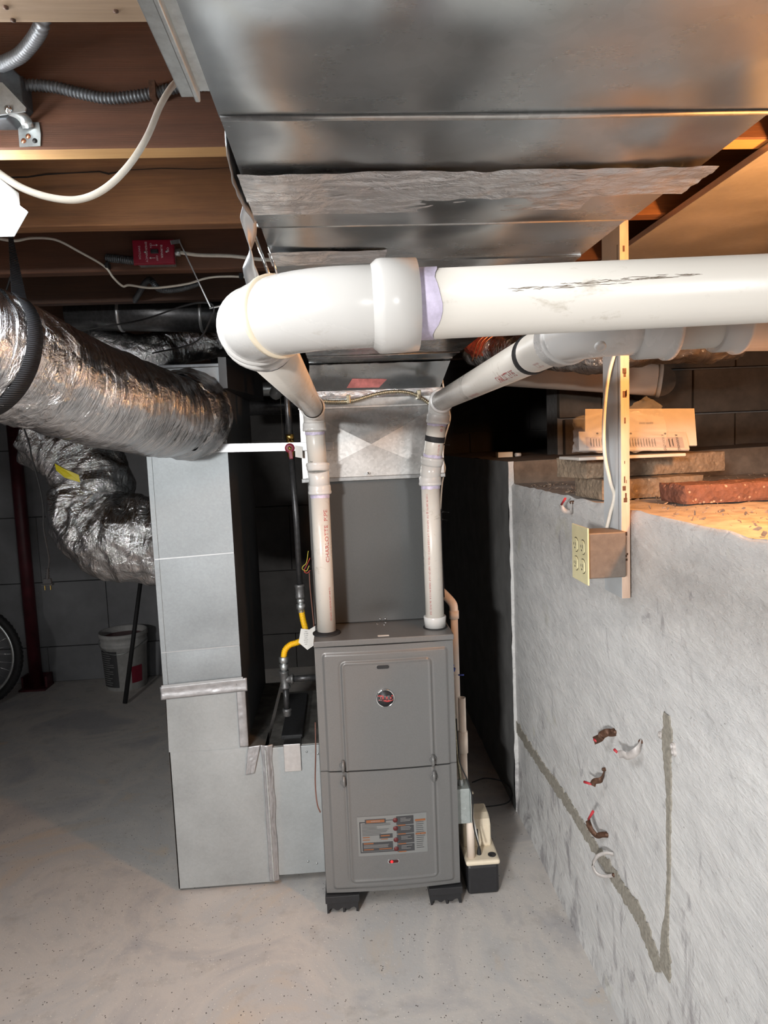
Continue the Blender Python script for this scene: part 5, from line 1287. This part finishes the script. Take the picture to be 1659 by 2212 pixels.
# ================================================================== UPPER LEFT: boxes, cables, switch, light
jb = thing('ceiling_junction_box', 'galvanized octagon box with armored cables at the upper left edge', 'box', onY(15, 200, 1.2))
bxp = onY(-5, 205, 1.22)
n8 = [V((bxp.x + .05 * math.cos(math.radians(22.5 + 45 * k)), 1.20, bxp.z + .05 * math.sin(math.radians(22.5 + 45 * k)))) for k in range(8)]
MB().poly(n8, (0, 1, 0), .041).build('box_body', M['bxdark'], jb, bevel=.002)
MB().poly([onY(-30, 175, 1.17), onY(5, 178, 1.17), onY(56, 232, 1.17), onY(54, 240, 1.17), onY(-30, 252, 1.17)], (0, 1, 0), .003).build('cover_plate', M['zinc'], jb, 'galvanized cover plate')
p = onY(18, 236, 1.168); MB().lathe(p, (0, -1, 0), [(0, .006), (.003, .005), (.005, 0)], 12).build('screw', M['chrome'], jb)
corr(smooth_path([onY(0, 140, 1.19), onY(20, 132, 1.17), onY(45, 118, 1.15), onY(70, 90, 1.12), onY(88, 60, 1.09), onY(96, 30, 1.08)], 10), .0098, .0013, .0065, 14).build('armored_cable', M['bx'], jb, 'light grey armored cable')
corr(smooth_path([onY(28, 182, 1.215), onY(60, 184, 1.222), onY(110, 187, 1.225), onY(180, 203, 1.227), onY(230, 212, 1.227), onY(290, 208, 1.228), onY(340, 199, 1.228), onY(400, 186, 1.226), onY(470, 183, 1.22)], 10), .0085, .0012, .006, 14).build('armored_cable', M['bxdark'], jb, 'dark armored cable along the joist')
p = onY(38, 187, 1.222); MB().tube([onY(24, 180, 1.215), p, onY(55, 185, 1.222)], [.016, .016, .013], 14).build('cable_connector', M['bxdark'], jb)
p = onY(333, 198, 1.226); MB().box(p.x - .005, p.x + .005, 1.212, 1.242, p.z - .014, p.z + .012).build('cable_staple', M['rust'], jb, 'rusty staple')
mp = thing('mending_plate', 'bent galvanized strap plate nailed to the joist under the junction box', 'bracket', onY(65, 290, 1.235))
MB().poly([onY(38, 264, 1.237), onY(84, 264, 1.237), onY(88, 290, 1.237), onY(87, 315, 1.237), onY(42, 317, 1.237)], (0, 1, 0), .002).build('plate', M['zinc'], mp)
ribbon([onY(62, 278, 1.234), onY(56, 262, 1.228), onY(45, 250, 1.20), onY(28, 243, 1.18)], .018, .002, (1, 0, .3)).build('twisted_strap', M['zinc'], mp)
for px, py, mm in ((61, 294, 'copper'), (51, 304, 'copper'), (75, 304, 'blackink')):
    MB().lathe(onY(px, py, 1.2365), (0, -1, 0), [(0, .0042), (.0012, .0035), (.0016, 0)], 10).build('nail_head', M[mm], mp)
wc1 = MB().tube(smooth_path([onY(-60, 330, .95), onY(-5, 372, .97), onY(50, 407, .98), (onY(115, 428, .99)), onY(175, 430, 1.0), onY(230, 405, 1.01), onY(280, 355, 1.03), onY(318, 295, 1.06), onY(348, 225, 1.10), onY(378, 180, 1.14), onY(410, 164, 1.16), onY(450, 166, 1.17), onY(500, 175, 1.18)], 10), .0047, 12).build('white_cable', M['cable'])
tag(wc1, 'thick white cable sagging in a wide curve across the upper left joists', 'cable')
wc2 = MB().tube(smooth_path([onY(-20, 512, 1.6), onY(30, 520, 1.7), onY(70, 514, 1.8), onY(120, 518, 1.9), (onY(170, 543, 1.98)), onY(225, 575, 2.03), onY(245, 600, 2.04), onY(265, 618, 2.05), onY(280, 616, 2.05), onY(330, 622, 2.06), onY(400, 614, 2.08), onY(450, 600, 2.1), onY(500, 597, 2.1), onY(560, 600, 2.1), onY(600, 590, 2.1)], 8), .0032, 8).build('white_cable', M['cable'])
tag(wc2, 'thin white wire draped below the red switch', 'cable')
for px, py, lab_ in ((233, 574, 'black staple on the thin white wire left of the red switch'), (521, 597, 'black staple on the thin white wire near the trunk duct')):
    p = onY(px, py, 2.036); o = MB().box(p.x - .005, p.x + .005, 2.024, 2.046, p.z - .007, p.z + .007).build('cable_staple', M['rubber'], bevel=.001); tag(o, lab_, 'staple', 'black cable staples')
# red emergency switch
SB = [onY(283, 520, 1.99), onY(374, 513, 1.99), onY(380, 568, 1.99), onY(288, 575, 1.99)]
es = thing('emergency_switch', 'red burner emergency switch plate turned on its side on the joist', 'switch', (SB[0].x, 2.02, SB[0].z))
cxs = (SB[0].x + SB[1].x + SB[2].x + SB[3].x) / 4; czs = sum(s.z for s in SB) / 4; hw = (SB[1].x - SB[0].x) / 2; hh2 = (SB[0].z - SB[3].z) / 2 + .0
tl_ = .03
def sp_(u, v, y): return V((cxs + hw * u, y, czs + hh2 * v + tl_ * 0))
MB().box(cxs - hw + .006, cxs + hw - .008, 1.994, 2.044, czs - hh2 + .006, czs + hh2 - .006).build('box_body', M['zinc'], es, bevel=.002)
b = MB(); o_ = [(-1, -1), (1, -1), (1, 1), (-1, 1)]
b.add([sp_(u, v, 1.996) for u, v in o_] + [sp_(u * .955, v * .92, 1.988) for u, v in o_], [(4, 5, 6, 7), (0, 1, 5, 4), (1, 2, 6, 5), (2, 3, 7, 6), (3, 0, 4, 7), (3, 2, 1, 0)]); pt_ = b.build('cover_plate', M['red'], es, 'dark red cover plate', bevel=.001)
b = MB(); dn_ = (0, 0, -1); rt_ = (1, 0, 0)
for s_, u_, v_, sz in (('OIL', .70, .10, .0078), ('BURNER', .40, .0, .0078), ('EMERGENCY', -.325, -.02, .0078), ('SWITCH', -.65, -.05, .0078), ('ON', -.10, .48, .0068), ('OFF', .16, -.52, .0068)):
    put_text(b, s_, sz * 1.0, sp_(u_, v_, 1.9872), dn_, rt_, 1.22)
# arrows
for (u0, v0, s_) in ((.09, .50, 1), (-.05, -.50, -1)):
    c = sp_(u0, v0, 1.9872); b.add([c + V((-.008, 0, .0006)), c + V((.008, 0, .0006)), c + V((.008, 0, -.0006)), c + V((-.008, 0, -.0006))], [(0, 1, 2, 3)])
    b.add([c + V((.009 * s_, 0, 0)), c + V((.004 * s_, 0, .003)), c + V((.004 * s_, 0, -.003))], [(0, 1, 2)])
b.build('switch_lettering', M['whiteink'], pt_, 'white lettering')
MB().box(cxs - .006, cxs + .014, 1.982, 1.989, czs - .0055, czs + .0050).build('toggle', M['black'], es, 'black toggle', bevel=.001)
for u_ in (.62, -.40): MB().lathe(sp_(u_, .0, 1.9885), (0, -1, 0), [(0, .0032), (.0012, .0026), (.0014, 0)], 10).build('screw', M['zinc'], pt_)
corr([V((cxs - hw + .008, 2.02, czs - .012)), V((cxs - hw - .012, 2.024, czs - .013)), V((onY(228, 556, 2.03).x, 2.034, onY(228, 556, 2.03).z))], .0105, .0012, .006, 12).build('armored_cable', M['bxdark'], es)
MB().tube([V((cxs + hw - .01, 2.02, czs + .006)), V((cxs + hw + .010, 2.02, czs + .005))], .011, 10).build('cable_connector', M['zinc'], es)
MB().tube(smooth_path([V((cxs + hw + .004, 2.02, czs + .006)), onY(430, 551, 2.03), onY(500, 553, 2.03), onY(560, 560, 2.03), onY(600, 562, 2.03)], 6), .0052, 10).build('white_cable', M['cable'], es, 'white cable leaving the switch')
dc = corr(smooth_path([V((onY(285, 590, 2.45).x, 2.46, 2.045)), onY(320, 605, 2.25), onY(345, 625, 2.22), onY(385, 625, 2.22), onY(430, 612, 2.25)], 8), .009, .0008, .005, 10).build('dark_conduit', M['bxdark']); tag(dc, 'short dark flexible conduit sagging behind the thin white wire', 'conduit')
# hanger angle in front of the switch
ha = thing('wire_hanger', 'thin bent bright metal hanger hanging in front of the red switch', 'hanger', onY(385, 520, 1.9))
MB().bar(onY(369, 524, 1.88), onY(389, 521, 1.90), .010, .0025, (0, 1, .2)).build('short_arm', M['alu'], ha); MB().bar(onY(387, 520, 1.90), onY(455, 664, 1.88), .003, .008, (0, 1, 0)).build('long_arm', M['alu'], ha)
MB().bar(onY(455, 665, 1.88), onY(545, 647, 1.80), .003, .010, (0, 1, .4)).build('lower_arm', M['zinc'], ha)
bw = MB().tube(smooth_path([onY(140, 720, 2.3), onY(230, 705, 2.3), onY(310, 690, 2.2), onY(400, 660, 2.0), onY(445, 654, 1.9), onY(462, 664, 1.87), onY(455, 690, 1.9), onY(420, 740, 2.1), onY(330, 763, 2.4)], 8), .0026, 8).build('black_wire', M['rubber']); tag(bw, 'thin black wire looped over the end of the bent hanger', 'wire')
# twisted strap and rods beside the trunk duct
ts = thing('twisted_strap', 'twisted bright metal hanging strap with long screw at left edge of trunk duct', 'strap', onY(540, 520, .95))
def tws(u, v):
    t = v; pts_ = [(545, 435), (536, 470), (541, 505), (540, 540), (537, 575), (546, 605), (553, 635), (560, 665)]
    f = t * (len(pts_) - 1); k = min(int(f), len(pts_) - 2); fr = f - k
    px = pts_[k][0] + (pts_[k + 1][0] - pts_[k][0]) * fr; py = pts_[k][1] + (pts_[k + 1][1] - pts_[k][1]) * fr
    c = onY(px, py, .86 + .10 * t); a = .25 + 2.9 * sstep((t - .05) / .75)
    return c + V((math.cos(a), math.sin(a), 0)) * (.0098 * (2 * u - 1))
MB().grid(tws, 3, 40).build('strap', M['alu'], ts, solid=.0014)
MB().tube([onY(556, 614, .93), onY(598, 600, .92), onY(613, 589, .915)], [.0026, .0024, .0005], 10).build('screw', M['steel'], ts, 'long steel screw')
MB().tube([onY(549, 612, .935), onY(556, 614, .93)], [.0055, .003], 10).build('screw_head', M['steel'], ts)
MB().tube([onY(546, 497, 1.0), onY(592, 625, 1.0)], .0024, 8).build('rod', M['chrome'], ts, 'bright thin rod'); MB().tube([onY(568, 490, 1.02), onY(604, 612, 1.02)], .0016, 8).build('rod', M['chrome'], ts); MB().bar(onY(549, 487, 1.0), onY(566, 487, 1.0), .004, .004).build('cross_bar', M['zinc'], ts)
# strip light
XS0, XS1 = -.790, -.575
lf = thing('strip_light', 'lit white prismatic strip light fixture cut by the left edge of the photo', 'lamp', (-.73, .7, 2.03))
MB().box(XS0 + .015, XS1 - .015, .05, 1.43, 2.00, 2.038).build('housing', M['paper'], lf, 'white metal housing', bevel=.003)
zb_ = 1.955
pr = [(XS0, 2.00), (XS0 + .03, zb_), (XS1 - .030, zb_), (XS1, 2.00)]
b = MB()
for (x0, z0), (x1, z1) in zip(pr, pr[1:]): b.add([(x0, .06, z0), (x1, .06, z1), (x1, 1.42, z1), (x0, 1.42, z0)], [(0, 1, 2, 3)])
b.build('prismatic_lens', M['lens'], lf, 'glowing prismatic lens')
for y in (.058, 1.422): MB().poly([(x, y, z) for x, z in pr], (0, 1, 0), .004).build('end_cap', M['lensend'], lf, 'white end cap')
# warm bulb (outside the frame at the right, above the ledge)
wbp = V((.93, 1.04, 1.85))
wbt = thing('hanging_bulb', 'warm lit bulb in a holder under the sheet metal panel', 'lamp', wbp)
MB().lathe(wbp + V((0, 0, .055)), (0, 0, -1), [(0, .013), (.02, .014), (.035, .022), (.055, .03), (.072, .028), (.085, .016), (.09, 0)], 20).build('glass', M['bulblit'], wbt)
MB().lathe(wbp + V((0, 0, .178)), (0, 0, -1), [(0, .05), (.02, .045), (.04, .022), (.123, .018)], 16).build('holder', M['black'], wbt)
pl_ = bpy.data.lights.new('bulb_glow', 'POINT'); pl_.energy = LIGHT_BULB; pl_.color = (1.0, .42, .12); pl_.shadow_soft_size = .035
po = bpy.data.objects.new('bulb_glow', pl_); COL.objects.link(po); po.location = wbp + V((0, -.0, -.05))

# ================================================================== FAR LEFT ITEMS
ps = thing('steel_post', 'dark red painted round steel post against the far block wall', 'post', onZ(85, 1468, 0))
pb_ = V((onY(87, 1464, 4.71).x, 4.71, 0))
MB().tube([(pb_.x, pb_.y - .06, 0.012), (pb_.x, pb_.y - .06, JZ)], .040, 24).build('shaft', M['redpaint'], ps)
MB().box(pb_.x - .085, pb_.x + .085, pb_.y - .14, pb_.y + .01, 0, .012).build('base_plate', M['redpaint'], ps)
b = MB(); b.box(pb_.x - .08, pb_.x + .085, pb_.y - .016, pb_.y - .004, .012, .085); b.box(pb_.x + .073, pb_.x + .085, pb_.y - .10, pb_.y - .01, .012, .085); b.box(pb_.x - .08, pb_.x - .068, pb_.y - .10, pb_.y - .01, .012, .085); b.build('base_bracket', M['redpaint'], ps)
# bucket
bc = onZ(270, 1478, 0); bc.y = 4.585; bc.x = onY(270, 1420, bc.y).x
bu = thing('bucket', 'white plastic bucket in shadow behind the return duct', 'bucket', (bc.x, bc.y, 0))
H_ = .375
MB().lathe((bc.x, bc.y, 0), (0, 0, 1), [(0, .118), (.004, .128), (H_ - .09, .143), (H_ - .088, .149), (H_ - .07, .149), (H_ - .068, .145), (H_ - .03, .147), (H_ - .028, .153), (H_, .153), (H_, .146), (H_ - .01, .143), (.02, .125), (.02, 0)], 40).build('pail', M['bucket'], bu)
MB().lathe((bc.x, bc.y, H_ - .045), (0, 0, 1), [(0, .1405), (.004, .1405), (.004, 0)], 40).build('contents', M['maroon'], bu, 'dark red contents')
def blab(a0, a1, z0, z1, m, lab):
    MB().grid(lambda u, v: (bc.x + math.sin(a0 + (a1 - a0) * u) * (.1305 + .0535 * (z0 + (z1 - z0) * v) * .98 + .001), bc.y - math.cos(a0 + (a1 - a0) * u) * (.1305 + .0535 * (z0 + (z1 - z0) * v) * .98 + .001), z0 + (z1 - z0) * v), 12, 4).build('bucket_label', M[m], bu, lab)
blab(-1.0, -.05, .03, .27, 'greyink', 'grey printed label'); blab(.55, 1.1, .05, .16, 'maroon', 'dark red label'); 
b = MB(); random.seed(3)
for k in range(15):
    z = .255 - k * .015; a0 = -.9; a1 = -.2 - .3 * random.random()
    b.grid(lambda u, v: (bc.x + math.sin(a0 + (a1 - a0) * u) * (.1335 + .0535 * z), bc.y - math.cos(a0 + (a1 - a0) * u) * (.1335 + .0535 * z), z + .005 * v), 6, 1)
b.build('label_print', M['labelgrey'], bu, kind='stuff')
hd = MB().tube([(bc.x + math.sin(a) * .152, bc.y - math.cos(a) * .152 - .004, H_ - .05 - .07 * math.cos(a * .9) ** 2) for a in [x * .1 for x in range(-15, 16)]], .002, 6).build('bail_handle', M['zinc'], bu)
# black stick
a_ = onZ(270, 1519, 0.012); b_ = onY(303, 1262, a_.y + .10)
bs_ = MB().tube([a_, b_ + (b_ - a_) * .35], [.0145, .012], 12).build('black_stick', M['rubber']); tag(bs_, 'slim black stick leaning upright in front of the bucket', 'stick')
# bicycle wheel
wc_ = onY(-75, 1400, 4.3); wc_.z = .335
bw_ = thing('bicycle_wheel', 'knobby black bicycle wheel partly cut by the left edge', 'wheel', (wc_.x, wc_.y, 0))
b = MB(); n = 96; ringp = [wc_ + V((math.cos(2 * math.pi * k / n), 0, math.sin(2 * math.pi * k / n))) * .312 for k in range(n)]
b.tube(ringp, .0235, 12, False, None, True)
for k in range(72):
    a = 2 * math.pi * k / 72
    for s_ in (-.012, 0, .012):
        d = V((math.cos(a + (s_ * 2)), 0, math.sin(a + s_ * 2))); c = wc_ + d * (.3345 - abs(s_) * .3) + V((0, s_, 0)); b.obox(c, d, (0, 1, 0), d.cross(V((0, 1, 0))), .003, .004, .006)
b.build('tire', M['rubber'], bw_)
b = MB(); b.tube([wc_ + V((math.cos(2 * math.pi * k / n), 0, math.sin(2 * math.pi * k / n))) * .280 for k in range(n)], .010, 8, False, None, True); b.build('rim', M['zinc'], bw_)
MB().lathe(wc_ + V((0, -.04, 0)), (0, 1, 0), [(0, .008), (.01, .008), (.012, .022), (.018, .022), (.02, .012), (.06, .012), (.062, .022), (.068, .022), (.07, .008), (.08, .008)], 16).build('hub', M['chrome'], bw_)
for k in range(32):
    a = 2 * math.pi * k / 32; s_ = -.025 if k % 2 else .025; MB().tube([wc_ + V((math.cos(a + .5 * (1 if k % 4 < 2 else -1)) * .02, s_, math.sin(a + .5 * (1 if k % 4 < 2 else -1)) * .02)), wc_ + V((math.cos(a), 0, math.sin(a))) * .275], .0011, 5).build('spoke', M['chrome'], bw_)
# hanging plug
pc = thing('power_plug', 'black two-prong plug dangling on its cord by the red post', 'plug', onY(102, 1245, 2.3))
MB().tube(smooth_path([V((-.9, 2.075, 2.042)), V((-.97, 2.12, 1.9)), V((-1.0, 2.25, 1.72)), onY(62, 955, 2.3), onY(68, 985, 2.3), onY(85, 1050, 2.3), onY(93, 1095, 2.3), onY(94, 1140, 2.3), onY(102, 1185, 2.3), onY(106, 1210, 2.3), onY(103, 1232, 2.3)], 8), .0028, 8).build('cord', M['rubber'], pc)
b = MB(); a_ = onY(103, 1228, 2.3); b_ = onY(102.5, 1250, 2.3); L = (b_ - a_).length
b.lathe(a_, b_ - a_, [(0, .003)] + [(L * k / 8, .006 + .0002 * k - (.0025 if k % 2 else 0)) for k in range(9)], 10); b.build('strain_relief', M['rubber'], pc)
c = onY(102.5, 1256, 2.3); MB().poly([c + V((-.012, -.006, .010)), c + V((.012, -.006, .010)), c + V((.015, -.006, -.008)), c + V((-.015, -.006, -.008))], (0, 1, 0), .012).build('plug_body', M['rubber'], pc, bevel=.002)
MB().obox(c + V((0, 0, -.010)), (1, 0, 0), (0, 1, 0), (0, 0, 1), .018, .009, .0025).build('plug_face', M['rubber'], pc, bevel=.001)
for s_ in (-.009, .009): MB().box(c.x + s_ - .001, c.x + s_ + .001, c.y - .003, c.y + .003, c.z - .028, c.z - .012).build('prong', M['brass'], pc)
print('objects', len(bpy.data.objects), 'tris', sum(sum(len(p.vertices) - 2 for p in o.data.polygons) for o in bpy.data.objects if o.type == 'MESH'))
